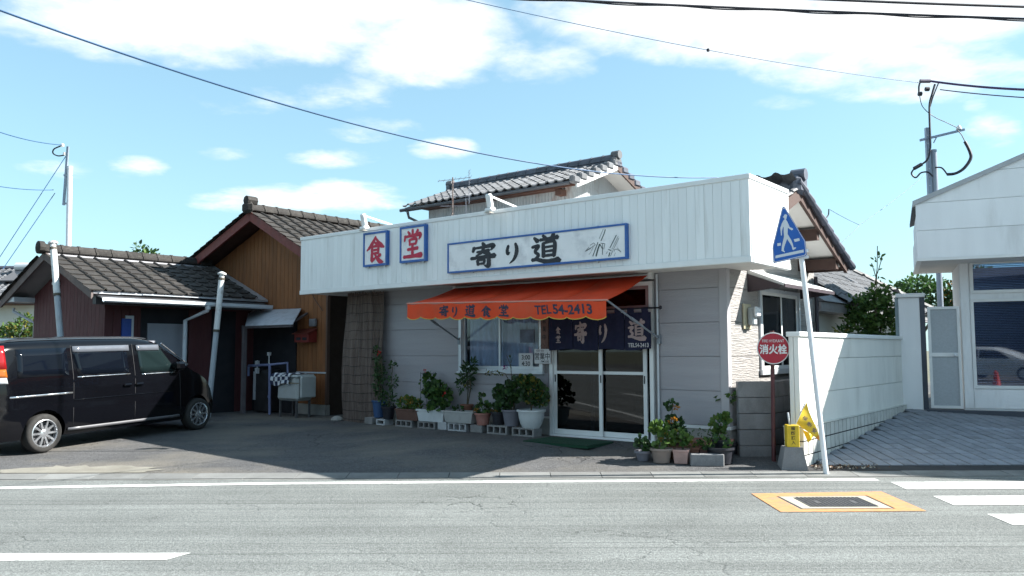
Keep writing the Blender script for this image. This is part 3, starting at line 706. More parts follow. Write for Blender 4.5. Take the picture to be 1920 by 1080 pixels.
b = MB(); b.box(WX0u, WX1u-.02, WY0u+.02, 4.4, 3.0, 4.6); b.build('upper_core', MT['dark'], R)
b = MB()
for (y0, z0, y1, z1) in ((UY0, UEZ, URY, URZ), (URY, URZ, UY1, UEZ)):
    b.prism([(y0, z0), (y1, z1), (y1, z1-.06), (y0, z0-.06)], UX0, UX1-.03, lambda a, c, d: (d, a, c))
ur = b.build('upper_roof', MT['soffit'], R)
b = MB()
b.prism([(UY0, UEZ+.02), (URY, URZ+.02), (URY, URZ-.12), (UY0, UEZ-.12)], UX1-.029, UX1+.004, lambda a, c, d: (d, a, c)); b.build('verge_board', MT['white2'], ur)
b = MB(); b.prism([(URY, URZ+.02), (UY1, UEZ+.02), (UY1, UEZ-.12), (URY, URZ-.12)], UX1-.029, UX1+.004, lambda a, c, d: (d, a, c)); b.build('verge_board', MT['brownwood'], ur)
b = MB(); b.box(UX0, UX1-.06, UY0-.005, UY0+.03, UEZ-.085, UEZ-.005); b.box(WX0u, WX1u-.02, UY0+.03, WY0u-.02, UEZ-.082, UEZ-.065); b.box(WX1u-.08, WX1u+.05, WY0u-.20, WY0u-.02, UEZ-.20, UEZ-.09)
b.build('eave_board', mat('red_brown_wood', (.085, .035, .022), .75, .25, 3), ur)
b = MB(); b.tube([(UX0-.08, UY0-.06, UEZ-.06), (UX1-.12, UY0-.06, UEZ-.03)], .036, 8); b.tube([(UX0+.1, UY0-.02, UEZ-.10), (UX0+.1, UY0+.02, UEZ-.22), (WX0u-.04, WY0u-.05, UEZ-.40), (WX0u-.04, WY0u-.05, 3.4)], .03, 8)
b.build('gutter_pipe', mat('gutter_dark', (.06, .065, .075), .5, .1, 4), ur)
slu = math.hypot(1, sU)
tmu = tile_mesh('pan', .205, .25, MT['kawara'])
nc = int((UX1-UX0-.02)/.205)
tile_roof(ur, tmu, (UX0+.02, UY0-.07, UEZ-.02), (1, 0, 0), (0, 1/slu, sU/slu), nc, 7, .205, .215, 7)
tile_roof(ur, tmu, (UX1, UY1+.05, UEZ-.02), (-1, 0, 0), (0, -1/slu, sU/slu), 6, 7, .205, .215, 8)
for i in range(7):
    for sg in (-1, 1):
        y = URY + sg*(1.45 - i*.235); z = URZ - sU*abs(y-URY) + .02
        b = MB(); b.cbox(UX1-.10, UX1+.03, y-.115, y+.115, z-.065, z+.075, .03); b.build('verge_tile', MT['kawara'] if sg < 0 else MT['kawara_dark'], ur)
rt = MB(); rt.cbox(0, .262, -.10, .10, 0, .21, .012); rt.cbox(0, .262, -.13, .13, .05, .075, .004); rt.cbox(0, .262, -.125, .125, .11, .135, .004); rt.tube([(0, 0, .22), (.262, 0, .22)], .085, 10); rt.tube([(0, 0, .22), (.03, 0, .22)], .10, 10)
rtm = rt.mesh('ridge_tile', MT['kawara_dark'])
for i in range(16): inst('ridge_tile', rtm, ur, Matrix.Translation((UX0+.12 + i*.27, URY, URZ-.0)) @ Matrix.Diagonal((1, .8, .68, 1)))
for x in (UX0+.02, UX1-.03):
    b = MB(); b.cbox(x-.05, x+.06, URY-.15, URY+.15, URZ-.04, URZ+.15, .05); b.tube([(x-.08, URY, URZ+.18), (x+.09, URY, URZ+.18)], .085, 10); b.build('ridge_end_tile', MT['kawara'], ur)
# ---------------------------------------------------------------- things on the shop front
MT['orange'] = mat('awning_cloth', (.80, .078, .020), .85, .09, 2.5, bump=.012, bs=4, trans=.25, dirt=(.55, .12, .06), ds=1.3, damt=.45)
MT['navyink'] = mat('navy_ink', (.022, .020, .045), .7, .2, 20)
MT['piping'] = mat('yellow_piping', (.50, .38, .06), .7, .1, 9)
MT['bluepaint'] = mat('blue_frame_paint', (.022, .105, .36), .5, .12, 8, dirt=(.10, .16, .30), ds=6, damt=.4)
MT['signwhite'] = mat('sign_white', (.78, .79, .80), .6, .06, 4, dirt=(.40, .41, .44), ds=3.0, damt=.5)
MT['redink'] = mat('red_ink', (.46, .018, .055), .6, .12, 10)
MT['blackink'] = mat('black_ink', (.010, .011, .018), .55, .2, 10)
AX0, AX1 = -1.85, 1.84
A = fthing('awning', 'orange-red fabric awning with scalloped valance over the shop window', 'awning', -2.97, 0, 0)
def aw(u, v):    # u along, v from wall (0) to front bar (1)
    zf = 2.245 + (2.150-2.245)*u
    return Vector((AX0 + (AX1-AX0)*u, -.05 - 1.13*v, 2.565 + (zf-2.565)*v - .030*math.sin(v*PI)*(1 + .35*math.sin(u*PI*10)) - .006*math.sin(u*47)*v))
NPAN = 5
for k in range(NPAN):
    b = MB(); b.grid(lambda u, v: aw((k+u*.998)/NPAN, v), 4, 8); o = b.build('canopy_panel', MT['orange'], A, smooth=True)
    o.modifiers.new('thick', 'SOLIDIFY').thickness = .003
NS = 12
def val(u, d):   # valance point, d depth below the bar
    p = aw(u, 1); return Vector((p.x, p.y - .012 - .012*math.sin(u*23)*d*3 - .02*d, p.z - .012 - d))
def scal(u):
    t = (u*NS) % 1.0; return .205 + .035*math.sin(t*PI)**.6
b = MB(); n = NS*10
vs = []
for i in range(n+1):
    u = i/n; D = scal(min(u, .99999))
    vs += [val(u, 0), val(u, D*.5), val(u, D)]
b.add(vs, [(3*i+j, 3*i+j+1, 3*i+4+j, 3*i+3+j) for i in range(n) for j in range(2)])
vl = b.build('valance', MT['orange'], A, smooth=True)
b = MB(); b.tube([val(i/n, scal(min(i/n, .99999))) for i in range(n+1)], .006, 5); b.build('piping', MT['piping'], vl)
def onval(p):
    u = (p.x - AX0)/(AX1-AX0); q = aw(u, 1); d = q.z - .012 - p.z + 0
    w_ = val(u, max(0, p.z)); return Vector((w_.x, w_.y - .004, w_.z))
def vchar(p): # p.z carries depth below bar
    return onval(p)
for ch, x, s_ in (('寄', -4.03, 1), ('り', -3.80, .8), ('道', -3.49, 1), ('食', -3.18, 1), ('堂', -2.85, 1)):
    brush(vl, ch, (x+2.97, 0, .115), (1, 0, 0), (0, 0, -1), .19*s_, .165, MT['navyink'], 1.35, fn=lambda p: onval(p), seed=int(x*100), lift=0)
lettering(vl, 'TEL', (-2.15+2.97, 0, .105), (1, 0, 0), (0, 0, -1), .28, .125, MT['navyink'], .02, -.12, fn=onval)
lettering(vl, '54-2413', (-1.665+2.97, 0, .105), (1, 0, 0), (0, 0, -1), .64, .135, MT['navyink'], .028, -.16, fn=onval)
b = MB(); b.tube([aw(0, 1)+Vector((-.02, 0, 0)), aw(1, 1)+Vector((.02, 0, 0))], .013, 10); b.build('front_bar', mat('bar_pale_orange', (.55, .22, .16), .5, .08, 5), A)
b = MB(); b.tube([(AX0-.02, -.055, 2.545), (AX1+.03, -.055, 2.545)], .035, 10); b.box(AX0-.05, AX0+.02, -.09, .02, 2.50, 2.60); b.box(AX1, AX1+.06, -.09, .02, 2.50, 2.60); b.build('roller', MT['white2'], A)
for u, xw_, zw in ((0.0, -4.77+2.97, 1.67), (1.0, -1.0+2.97, 1.655)):
    p = aw(u, 1); b = MB(); b.tube([p, Vector((xw_, -.02, zw))], .014, 8); b.tube([p.lerp(Vector((xw_, -.02, zw)), .44), p.lerp(Vector((xw_, -.02, zw)), .56)], .022, 8); b.box(xw_-.025, xw_+.025, -.05, .012, zw-.07, zw+.05)
    b.build('folding_arm', mat('arm_grey', (.22, .25, .29), .4, .1, 5, metal=.3), A)
# noren
Nn = fthing('noren_curtain', 'navy split shop curtain with pale lettering hung across the doorway', 'curtain', -1.95, -.12, 0)
navy = mat('navy_cloth', (.008, .011, .040), .9, .12, 6, bump=.002, bs=120); pale = mat('pale_print', (.36, .29, .29), .85, .10, 9)
b = MB(); b.tube([(-1.0, 0, 2.085), (1.02, 0, 2.085)], .012, 8); b.lathe([(.0, -.03), (.022, -.015), (.022, .015), (0, .03)], 8, (1.03, 0, 2.085)); b.tube([(.84, .1, 2.085), (.84, 0, 2.085)], .01, 6); b.tube([(-.9, .1, 2.085), (-.9, 0, 2.085)], .01, 6)
b.build('rod', MT['blackink'], Nn)
xs = [-.885, -.44, .005, .45, .885]
def nfold(x, z): return .012*math.sin(x*13)*(2.03-z) + .006*math.sin(x*31+1) - .004
cl = []
for k in range(4):
    b = MB(); x0, x1 = xs[k]+.004, xs[k+1]-.004
    b.grid(lambda u, v: (x0+(x1-x0)*u, nfold(x0+(x1-x0)*u, 1.505+.525*v), 1.505+.525*v + (.012*math.sin((x0+(x1-x0)*u)*9) if v == 0 else 0)), 16, 6)
    for t in (.25, .78):
        xm = x0+(x1-x0)*t; b.grid(lambda u, v: (xm-.055+.11*u, nfold(xm, 2.03)-.012*math.sin(v*PI), 2.025+.075*v), 1, 4)
    cl.append(b.build('cloth_panel', navy, Nn, smooth=True))
def onn(p): return Vector((p.x, nfold(p.x, p.z) - .004, p.z))
def nch(k, ch, x, z, w, h, fat, seed): brush(cl[k], ch, (x+1.95, -.004, z), (1, 0, 0), (0, 0, 1), w, h, pale, fat, 0, onn, seed)
nch(0, '食', -2.655, 1.80, .10, .11, 1.3, 3); nch(0, '堂', -2.655, 1.665, .10, .11, 1.3, 4); nch(0, '寄', -2.40+.0, 1.76, .24, .31, 1.35, 5) if False else nch(1, '寄', -2.385+.13, 1.76, .22, .31, 1.35, 5)
nch(1, 'り', -1.98, 1.75, .20, .27, 1.3, 6) if False else nch(2, 'り', -1.86, 1.755, .20, .28, 1.3, 6)
nch(3, '道', -1.30, 1.785, .27, .27, 1.35, 7)
lettering(cl[3], 'TEL54-2413', (-1.275+1.95, -.004, 1.568), (1, 0, 0), (0, 0, 1), .33, .06, mat('pale_print_white', (.5, .5, .52), .8, .05, 9), .02, fn=onn)
# sign boards
def sign(name, label, x0, x1, z0, z1, fr=.03):
    s_ = fthing(name, label, 'sign', (x0+x1)/2, -.802, z0, None)
    w = (x1-x0)/2; h = z1-z0
    b = MB(); b.box(-w+.012, w-.012, -.055, -.004, .012, h-.012); pb = b.build('panel', MT['signwhite'], s_)
    b = MB(); b.box(-w, w, -.066, 0, 0, fr); b.box(-w, w, -.066, 0, h-fr, h); b.box(-w, -w+fr, -.0655, -.0005, fr, h-fr); b.box(w-fr, w, -.0655, -.0005, fr, h-fr); b.build('frame', MT['bluepaint'], s_)
    b = MB()
    for x in (-w*.7, w*.7):
        for z in (-.02, h): b.box(x-.014, x+.014, -.03, 0, z, z+.02)
    b.build('bracket', MT['alu'], s_)
    return s_, pb, h
s1, p1, h1 = sign('sign_board', 'small square blue-framed sign with one red character, nearer the fascia end', -6.265, -5.665, 2.945, 3.535, .035)
brush(p1, '食', (0.01, -.056, h1*.48), (1, 0, 0), (0, 0, 1), .47, .47, MT['redink'], 1.25, seed=11)
s2, p2, h2 = sign('sign_board', 'small square blue-framed sign with one red character, beside the long sign', -5.352, -4.752, 2.95, 3.55, .035)
brush(p2, '堂', (0.0, -.056, h2*.5), (1, 0, 0), (0, 0, 1), .45, .47, MT['redink'], 1.2, seed=12)
s3, p3, h3 = sign('sign_board', 'long white blue-framed sign with black brush lettering and bamboo drawing', -4.265, -1.005, 2.712, 3.187, .026)
cx = -2.635
for ch, x, w, h, sd in (('寄', -3.53, .50, .38, 13), ('り', -2.96, .34, .31, 14), ('道', -2.355, .49, .40, 15)):
    brush(p3, ch, (x-cx, -.056, .235), (1, 0, 0), (0, 0, 1), w, h, MT['blackink'], 1.32, seed=sd)
b = MB(); rg = random.Random(5)
def ln(pts, w, l=.003):
    for (a0, c0), (a1, c1) in zip(pts[:-1], pts[1:]):
        dx, dz = a1-a0, c1-c0; L = math.hypot(dx, dz); nx, nz_ = -dz/L*w/2, dx/L*w/2
        b.add([(a0+nx, -.055-l, c0+nz_), (a1+nx, -.055-l, c1+nz_), (a1-nx, -.055-l, c1-nz_), (a0-nx, -.055-l, c0-nz_)], [(0, 1, 2, 3)])
BA = ((.000710625, -6.125e-05), (-8.4615e-06, -.000607692), (-1.8071827, 3.32128846))
def bl(pts, w): ln([(zx*BA[0][0] + zy*BA[1][0] + BA[2][0] - cx, zx*BA[0][1] + zy*BA[1][1] + BA[2][1] - 2.712) for zx, zy in pts], w*.00075)
for pts, w in (([(620, 230), (525, 455)], 8), ([(665, 240), (640, 330), (565, 505)], 17), ([(500, 530), (380, 850)], 16), ([(540, 570), (500, 680), (455, 850)], 28), ([(555, 550), (655, 565), (630, 690)], 10), ([(605, 565), (600, 810)], 12), ([(545, 575), (600, 680)], 15),
               ([(205, 745), (330, 665), (440, 590), (405, 545), (320, 600)], 8), ([(205, 745), (295, 640)], 7), ([(250, 715), (340, 660)], 14), ([(345, 740), (390, 640)], 6), ([(290, 820), (340, 750)], 6), ([(910, 370), (765, 660)], 15), ([(955, 390), (810, 690)], 6), ([(970, 430), (820, 740)], 7),
               ([(730, 690), (800, 720)], 14), ([(765, 760), (740, 850)], 22), ([(820, 740), (780, 840)], 9), ([(860, 740), (870, 690), (920, 685), (1015, 750)], 7), ([(930, 655), (1000, 730)], 6), ([(860, 840), (890, 760)], 6), ([(690, 790), (710, 740)], 8)): bl(pts, w)
b.build('bamboo_drawing', mat('green_black_ink', (.02, .05, .05), .6, .2, 10), p3, fix=False)
# flood lamps on the fascia
for x, z, lab in ((-6.13, 3.66, 'white flood lamp on an arm above the two small square signs'), (-3.30, 3.66, 'white flood lamp on an arm above the long sign')):
    l_ = fthing('flood_lamp', lab, 'lamp', x, -.4, z, 'flood lamps along the fascia top')
    b = MB(); b.tube([(0, .50, .02), (0, -.55, .155)], .017, 8); b.box(-.03, .03, .44, .56, -.5, .04); b.build('arm', MT['white2'], l_)
    b = MB(); Mq = Matrix.Translation((0, -.57, .07)) @ Matrix.Rotation(rad(14), 4, 'X'); b.cbox(-.045, .045, -.045, .045, -.10, .12, .02, 0, Mq); b.cbox(-.07, .07, -.085, .05, -.155, -.09, .02, 0, Mq); b.build('lamp_head', MT['white2'], l_)
    b = MB(); b.box(-.055, .055, -.64, -.54, -.108, -.10); b.build('lens', mat('lamp_lens', (.5, .45, .38), .3, .1, 5), l_)
# antenna
an = fthing('television_antenna', 'rusty television antenna mast with yagi elements guyed on the flat roof', 'antenna', -5.70, .8, 3.2)
am = mat('antenna_metal', (.16, .13, .12), .6, .3, 12, metal=.4, dirt=(.16, .05, .02), ds=5, damt=.8)
b = MB(); b.tube([(0, 0, 0), (0, 0, 1.52)], .013, 8); b.build('mast', am, an)
for (z, L_, k, rx) in ((1.48, .62, 7, .16), (1.16, .62, 9, .13), (.98, .5, 5, .10)):
    b = MB(); d = Vector((math.cos(.9), math.sin(.9), .16 if z > 1.3 else .05)); c = Vector((0, 0, z)); b.tube([c - d*L_*.45, c + d*L_*.55], .006, 6)
    s_ = Vector((-math.sin(.9), math.cos(.9), .0))
    for i in range(k): q = c + d*(L_*(-.42 + .95*i/(k-1))); hw = rx*(.7 + .5*i/(k-1)); b.tube([q-s_*hw, q+s_*hw], .003, 5)
    q = c + d*L_*.5
    for zz in (-.12, -.06, .06, .12): b.tube([q + Vector((0, 0, zz)) - s_*.16, q + Vector((0, 0, zz)) + s_*.12], .003, 5)
    b.tube([q + Vector((0, 0, -.14)), q + Vector((0, 0, .14))], .006, 5)
    b.build('yagi_array', mat('yagi_metal', (.16, .17, .20), .4, .1, 5, metal=.5), an)
for a in (.3, 2.0, 3.6, 5.2):
    b = MB(); b.tube([(0, 0, .86), (.62*math.cos(a), .62*math.sin(a), .02)], .0035, 4); b.build('guy_wire', am, an)
# reed screen standing at the corner
rs = fthing('reed_screen', 'weathered brown reed screen rolled upright against the end of the shop wall', 'screen', -7.02, -.18, .15)
reed = mat('reed', (.115, .085, .072), .9, .35, 30, stretch=(14, 14, .6), bump=.003, bs=20, dirt=(.22, .175, .15), ds=1.4, damt=.75, dirtlo=.42, dirthi=.66)
rg = random.Random(2); b = MB(); nre = 96
def rcurve(t, z):
    x = -.50 + 1.0*t; y = -.10*math.sin(t*PI) - .03*math.sin(z*1.6+.6) - .02*math.sin(t*14+z*2); x += -.05*math.sin(PI*min(1, z/2.4))*(1-t)
    return x, y
for i in range(nre):
    t = i/(nre-1); pts = []
    for z in (0, .5, 1.0, 1.5, 2.0, 2.42 + rg.uniform(-.03, .02)):
        x, y = rcurve(t, z); pts.append((x + rg.uniform(-.004, .004), y + rg.uniform(-.008, .006), z))
    b.tube(pts, rg.uniform(.0055, .008), 5)
o = b.build('reeds', reed, rs); o['kind'] = 'stuff'
for z in [.10 + i*.162 for i in range(15)]:
    b = MB(); b.tube([(rcurve(t/20, z)[0], rcurve(t/20, z)[1]-.010, z + .008*math.sin(t*.7+z*5)) for t in range(21)], .0045, 5); b.build('binding_cord', mat('cord_dark', (.03, .026, .026), .9, .2, 8), rs)
st = fthing('stone', 'pale rounded stone at the foot of the reed screen', 'stone', -7.62, -.28, .17)
b = MB(); b.lathe([(0, 0), (.09, .01), (.12, .05), (.10, .09), (.05, .12), (0, .125)], 9); b.build('boulder', MT['concrete'], st)
# open sign and wooden plank beside the door
pk = fthing('wooden_plaque', 'narrow brown wooden plaque with black writing between window and door', 'plaque', -2.965, -.05, 1.52)
b = MB(); b.cbox(-.072, .072, -.012, .012, -.02, .52, .004); wd = b.build('board', mat('plaque_wood', (.16, .09, .075), .7, .25, 8, stretch=(6, 6, 1)), pk)
for i, ch in enumerate('営業中'): lettering(wd, ch, (0, -.0125, .44-.13*i), (1, 0, 0), (0, 0, 1), .07, .085, MT['blackink'], .01)
nt_ = fthing('open_notice', 'small white square notice reading open for business hung beside the door', 'sign', -2.985, -.085, 1.295)
b = MB(); b.cbox(-.155, .155, -.006, .006, 0, .225, .003); nb = b.build('board', paper, nt_)
lettering(nb, '営業中', (0, -.0062, .115), (1, 0, 0), (0, 0, 1), .285, .11, MT['blackink'], .012); lettering(nb, 'AM11', (-.055, -.0062, .20), (1, 0, 0), (0, 0, 1), .16, .03, MT['blackink'], .01) if False else None
lettering(nb, 'PM2:00', (.05, -.0062, .032), (1, 0, 0), (0, 0, 1), .15, .034, MT['blackink'], .01)
lettering(nb, '昼食', (-.04, -.0062, .198), (1, 0, 0), (0, 0, 1), .16, .035, mat('grey_ink', (.12, .12, .14), .6, .1, 9), .0)
b = MB(); b.tube([(-.1, 0, .22), (0, .01, .31), (.1, 0, .22)], .002, 4); b.build('string', MT['blackink'], nt_)
# green door mat
dm = fthing('door_mat', 'dark green turf mat on the ground before the sliding doors', 'mat', -2.15, -.62, .208)
b = MB(); b.grid(lambda u, v: (-.55+1.1*u, -.33+.66*v, .012+.002*math.sin(u*40)*math.sin(v*31)), 20, 12); b.box(-.55, .55, -.33, .33, -.03, .008); b.build('turf', mat('turf_green', (.006, .045, .022), .95, .35, 60, bump=.006, bs=150), dm)
# electricity meter on the side wall
em = fthing('electricity_meter', 'electricity meter on a cream board on the sunlit side wall', 'meter', .004, .65, 1.79)
b = MB(); b.cbox(0, .025, -.16, .10, -.01, .34, .006); b.build('backing_board', mat('cream_board', (.46, .41, .28), .6, .1, 5), em)
b = MB(); b.cbox(.026, .12, -.06, .08, .04, .29, .02); b.build('meter_body', mat('meter_grey', (.38, .41, .42), .4, .1, 5), em)
b = MB(); b.cbox(.121, .17, -.075, .095, .155, .30, .02); b.build('meter_cover', mat('meter_cover_white', (.6, .63, .65), .15, .05, 5), em)
# ---------------------------------------------------------------- brown plank house and red house
MT['plank'] = mat('stained_plank', (.21, .083, .027), .75, .16, 3, rnd=.10, bump=.004, bs=14, stretch=(5, 5, .7), dirt=(.10, .042, .018), ds=1.0, damt=.5)
MT['redwall'] = mat('dark_red_board', (.080, .023, .026), .75, .14, 3, rnd=.08, stretch=(5, 5, .7), bump=.003, bs=14)
MT['redtrim'] = mat('red_brown_trim', (.15, .032, .026), .65, .16, 4, stretch=(2, 2, 2))
MT['gutterwhite'] = mat('white_gutter', (.50, .54, .58), .5, .08, 4, dirt=(.25, .12, .08), ds=3, damt=.35)
Bh = fthing('plank_house', 'brown vertical-plank house with tiled gable roof beside the fascia', 'house', -11.0, .35, 0)
ox = -11.0
X0, X1 = -13.6-ox, -8.75-ox                     # wall extent
AXx, AZ = -10.75-ox, 4.44                       # apex of the gable (verge underside)
SR, SLf = .52, .385
def gz(x): return AZ - (SR*(x-AXx) if x > AXx else SLf*(AXx-x))
b = MB(); b.prism([(X0, 0), (X1, 0), (X1, min(gz(X1), 4)-.07), (AXx, AZ-.07), (X0, gz(X0)-.07)], .022, 5.5, lambda a, c, d: (a, d, c)); bw = b.build('wall', mat('dark_backing', (.03, .018, .012), .9, .1, 4), Bh)
pw = .142; k = 0; x = X0
while x < X1 - .02:
    x2 = min(x+pw-.008, X1); zt = lambda q: gz(q) - .075
    for (za, zb_) in (((.42, 1.045), (1.075, None)) if x > -11.8-ox else ((.42, None),)):
        b = MB(); za2 = za
        t0, t1 = (zb_, zb_) if zb_ else (min(zt(x), 9), min(zt(x2), 9))
        b.prism([(x, za2), (x2, za2), (x2, t1), (x, t0)], 0, .02, lambda a, c, d: (a, d, c)); b.build('plank', MT['plank'], bw)
    x += pw
b = MB(); b.box(-11.6-ox, -9.72-ox, -.03, .02, .1, 2.30); b.build('dark_panel', MT['dark'], Bh)  # flat dark panel added over the planks to blacken the wall under the canopy
b = MB(); b.box(-9.70-ox, X1+.01, -.022, .01, 1.045, 1.075); b.build('rail', MT['alu'], Bh)
b = MB(); b.box(X0, X1+.005, -.01, .1, -.1, .415); b.build('foundation', MT['concrete'], Bh)
b = MB(); b.box(X1-.02, X1+.03, -.012, .06, .42, 2.9); b.build('corner_board', mat('corner_dark', (.10, .06, .045), .8, .1, 4), Bh)
# roof
VY = -.52; RDY = 6.0; XE1 = -8.2-ox; XE0 = -14.6-ox
b = MB()
for (xa, xb) in ((AXx, XE1), (XE0, AXx)):
    b.prism([(xa, gz(xa)), (xb, gz(xb)), (xb, gz(xb)+.06), (xa, gz(xa)+.06)], VY+.05, RDY, lambda a, c, d: (a, d, c))
br = b.build('roof', MT['brownwood'], Bh)
for (xa, xb) in ((AXx-.01, XE1), (XE0, AXx+.01)):
    b = MB(); b.prism([(xa, gz(xa)-.13), (xb, gz(xb)-.13), (xb, gz(xb)+.075), (xa, gz(xa)+.075)], VY, VY+.048, lambda a, c, d: (a, d, c)); b.build('verge_board', MT['redtrim'], br)
tf = tile_mesh('flat', .30, .33, MT['kawara_brown'])
slr = math.hypot(1, SR)
nrw = int((XE1-AXx)*slr/.275)
tile_roof(br, tf, (XE1+.04, VY-.06, gz(XE1)+.045), (0, 1, 0), (-1/slr, 0, SR/slr), 21, nrw, .30, .275, 21)
sll = math.hypot(1, SLf); nrl = int((AXx-XE0)*sll/.275)
tile_roof(br, tf, (XE0-.04, VY-.06+3*.30, gz(XE0)+.045), (0, -1, 0), (1/sll, 0, SLf/sll), 3, nrl, .30, .275, 22)
rt2 = MB(); rt2.tube([(0, 0, .07), (0, .335, .07)], .082, 10); rt2.cbox(-.11, .11, 0, .335, -.02, .065, .02); rt2.tube([(0, 0, .07), (0, .05, .07)], .095, 10)
rtm2 = rt2.mesh('ridge_tile', MT['kawara_brown'])
for i in range(18): inst('ridge_tile', rtm2, br, Matrix.Translation((AXx, VY-.03+i*.335, AZ+.09)))
b = MB(); b.cbox(AXx-.17, AXx+.17, VY-.12, VY+.02, AZ+.02, AZ+.26, .06); b.tube([(AXx, VY-.10, AZ+.30), (AXx, VY+.14, AZ+.30)], .10, 8); b.build('ridge_end_tile', MT['kawara_brown'], br)
# --- red low house in front of it
Rh = fthing('red_house', 'low dark-red boarded house with brown tiled roof behind the van', 'house', -12.9, -1.5, 0)
ox2, oy2 = -12.9, -1.5
HX0, HX1 = -14.5-ox2, -11.25-ox2; HY0, HY1 = -2.95-oy2, .34-oy2
RZ2 = 3.45; S2 = .415; EX1 = -10.78-ox2; EX0 = -15.05-ox2; VY2 = -3.42-oy2
def gz2(x): return RZ2 - S2*abs(x)
b = MB(); b.prism([(HX0, 0), (HX1, 0), (HX1, gz2(HX1)-.07), (0, RZ2-.07), (HX0, gz2(HX0)-.07)], HY0+.02, HY1, lambda a, c, d: (a, d, c)); rw = b.build('wall', MT['redwall'], Rh)
pw2 = .16; x = HX0
while x < HX1-.03:
    x2 = min(x+pw2-.007, HX1)
    b = MB(); b.prism([(x, .3), (x2, .3), (x2, gz2(x2)-.08), (x, gz2(x)-.08)], HY0, HY0+.019, lambda a, c, d: (a, d, c)); b.build('plank', MT['redwall'], rw); x += pw2
y = HY0
while y < -.6-oy2:
    b = MB(); b.box(HX1+.001, HX1+.02, y, y+pw2-.007, .3, 2.32); b.build('plank', MT['redwall'], rw); y += pw2
# side bay under the long eave: blue door leaf, pale wall strip, dark porch with white panel
b = MB(); b.box(HX1+.021, HX1+.06, -3.02+.27-oy2+.12, -2.86+.27-oy2+.14, .3, 2.14); b.build('blue_shutter', mat('blue_shutter_paint', (.02, .065, .30), .4, .1, 5), Rh)
b = MB(); b.box(HX1+.021, HX1+.05, -2.56-oy2, -2.40-oy2, .3, 2.2); b.build('door_frame', MT['gutterwhite'], Rh)
b = MB(); b.box(HX1+.021, HX1+.03, -2.25-oy2, -.15-oy2, .2, 2.36); b.build('porch_opening', MT['dark'], Rh)
b = MB(); b.box(HX1+.031, HX1+.06, -2.12-oy2, -1.28-oy2, .9, 2.06); b.build('white_board', mat('off_white_board', (.26, .27, .31), .8, .06, 3), Rh)
b = MB(); b.box(HX1+.021, HX1+.07, -1.25-oy2, -.75-oy2, .2, 2.36); b.build('red_panel', MT['redwall'], Rh)
b = MB()
for (xa, xb) in ((0, EX1), (EX0, 0)):
    b.prism([(xa, gz2(xa)), (xb, gz2(xb)), (xb, gz2(xb)+.05), (xa, gz2(xa)+.05)], VY2+.04, HY1+.2, lambda a, c, d: (a, d, c))
rr_ = b.build('roof', mat('grey_soffit', (.30, .30, .32), .8, .08, 3), Rh)
for (xa, xb) in ((-.01, EX1), (EX0, .01)):
    b = MB(); b.prism([(xa, gz2(xa)-.10), (xb, gz2(xb)-.10), (xb, gz2(xb)+.06), (xa, gz2(xa)+.06)], VY2, VY2+.038, lambda a, c, d: (a, d, c)); b.build('verge_board', mat('grey_brown_trim', (.12, .095, .09), .8, .2, 4), rr_)
s2l = math.hypot(1, S2); nr2 = int(EX1*s2l/.29)
tf2 = tile_mesh('flat', .32, .35, MT['kawara_brown'])
tile_roof(rr_, tf2, (EX1+.03, VY2-.05, gz2(EX1)+.03), (0, 1, 0), (-1/s2l, 0, S2/s2l), 11, nr2, .32, .29, 31)
tile_roof(rr_, tf2, (EX0-.03, VY2-.05+2*.32, gz2(EX0)+.03), (0, -1, 0), (1/s2l, 0, S2/s2l), 2, nr2, .32, .29, 32)
for i in range(11): inst('ridge_tile', rtm2, rr_, Matrix.Translation((0, VY2-.04+i*.335, RZ2+.06)))
b = MB(); b.lathe([(.0, 0), (.13, 0), (.13, .10), (0, .14)], 12, M=Matrix.Translation((0, VY2-.02, RZ2+.13)) @ Matrix.Rotation(PI/2, 4, 'X')); b.build('ridge_end_tile', MT['kawara_brown'], rr_)
# lean-to strip, gutter and downpipe along the long eave
b = MB(); b.prism([(EX1-.05, 2.56), (-10.55-ox2, 2.50), (-10.55-ox2, 2.475), (EX1-.05, 2.535)], VY2+.08, .2-oy2, lambda a, c, d: (a, d, c)); b.box(EX1-.15, EX1-.02, VY2+.1, .2-oy2, 2.38, 2.54); b.build('eave_strip', mat('dark_eave', (.05, .05, .055), .6, .2, 4), Rh)
b = MB()
for q in range(3): b.box(EX1+.03+.02*q, EX1+.10+.02*q, VY2+.1+q*.4, VY2+1.9+q*.45, 2.565+.006*q, 2.578+.006*q)
b.build('spare_batten', MT['gutterwhite'], Rh)
gp = [(-10.52-ox2, VY2+.1, 2.44), (-10.52-ox2, .25-oy2, 2.41)]
b = MB(); prof = [(-.055, .03), (-.05, -.03), (-.02, -.055), (.02, -.055), (.05, -.03), (.055, .03), (.045, .03), (.04, -.02), (.015, -.043), (-.015, -.043), (-.04, -.02), (-.045, .03)]
b.prism(prof, VY2+.1, .25-oy2, lambda a, c, d: (-10.50-ox2+a, d, 2.455+c)); b.build('gutter', MT['gutterwhite'], Rh)
b = MB(); y = -1.25-oy2; b.tube([(-10.50-ox2, y, 2.40), (-10.50-ox2, y, 2.32), (-10.9-ox2, y-.25, 2.12), (-10.9-ox2, y-.25, .15)], .04, 8); b.tube([(-10.50-ox2, y, 2.42), (-10.50-ox2, y, 2.34)], .055, 8); b.build('downpipe', MT['gutterwhite'], Rh)
b = MB(); y = VY2+.25; b.tube([(EX0+.05, y, 2.46), (EX0+.05, y, 2.38), (HX0-.05, HY0+.05, 2.12), (HX0-.05, HY0+.05, .15)], .035, 8); b.build('downpipe', MT['gutterwhite'], Rh)
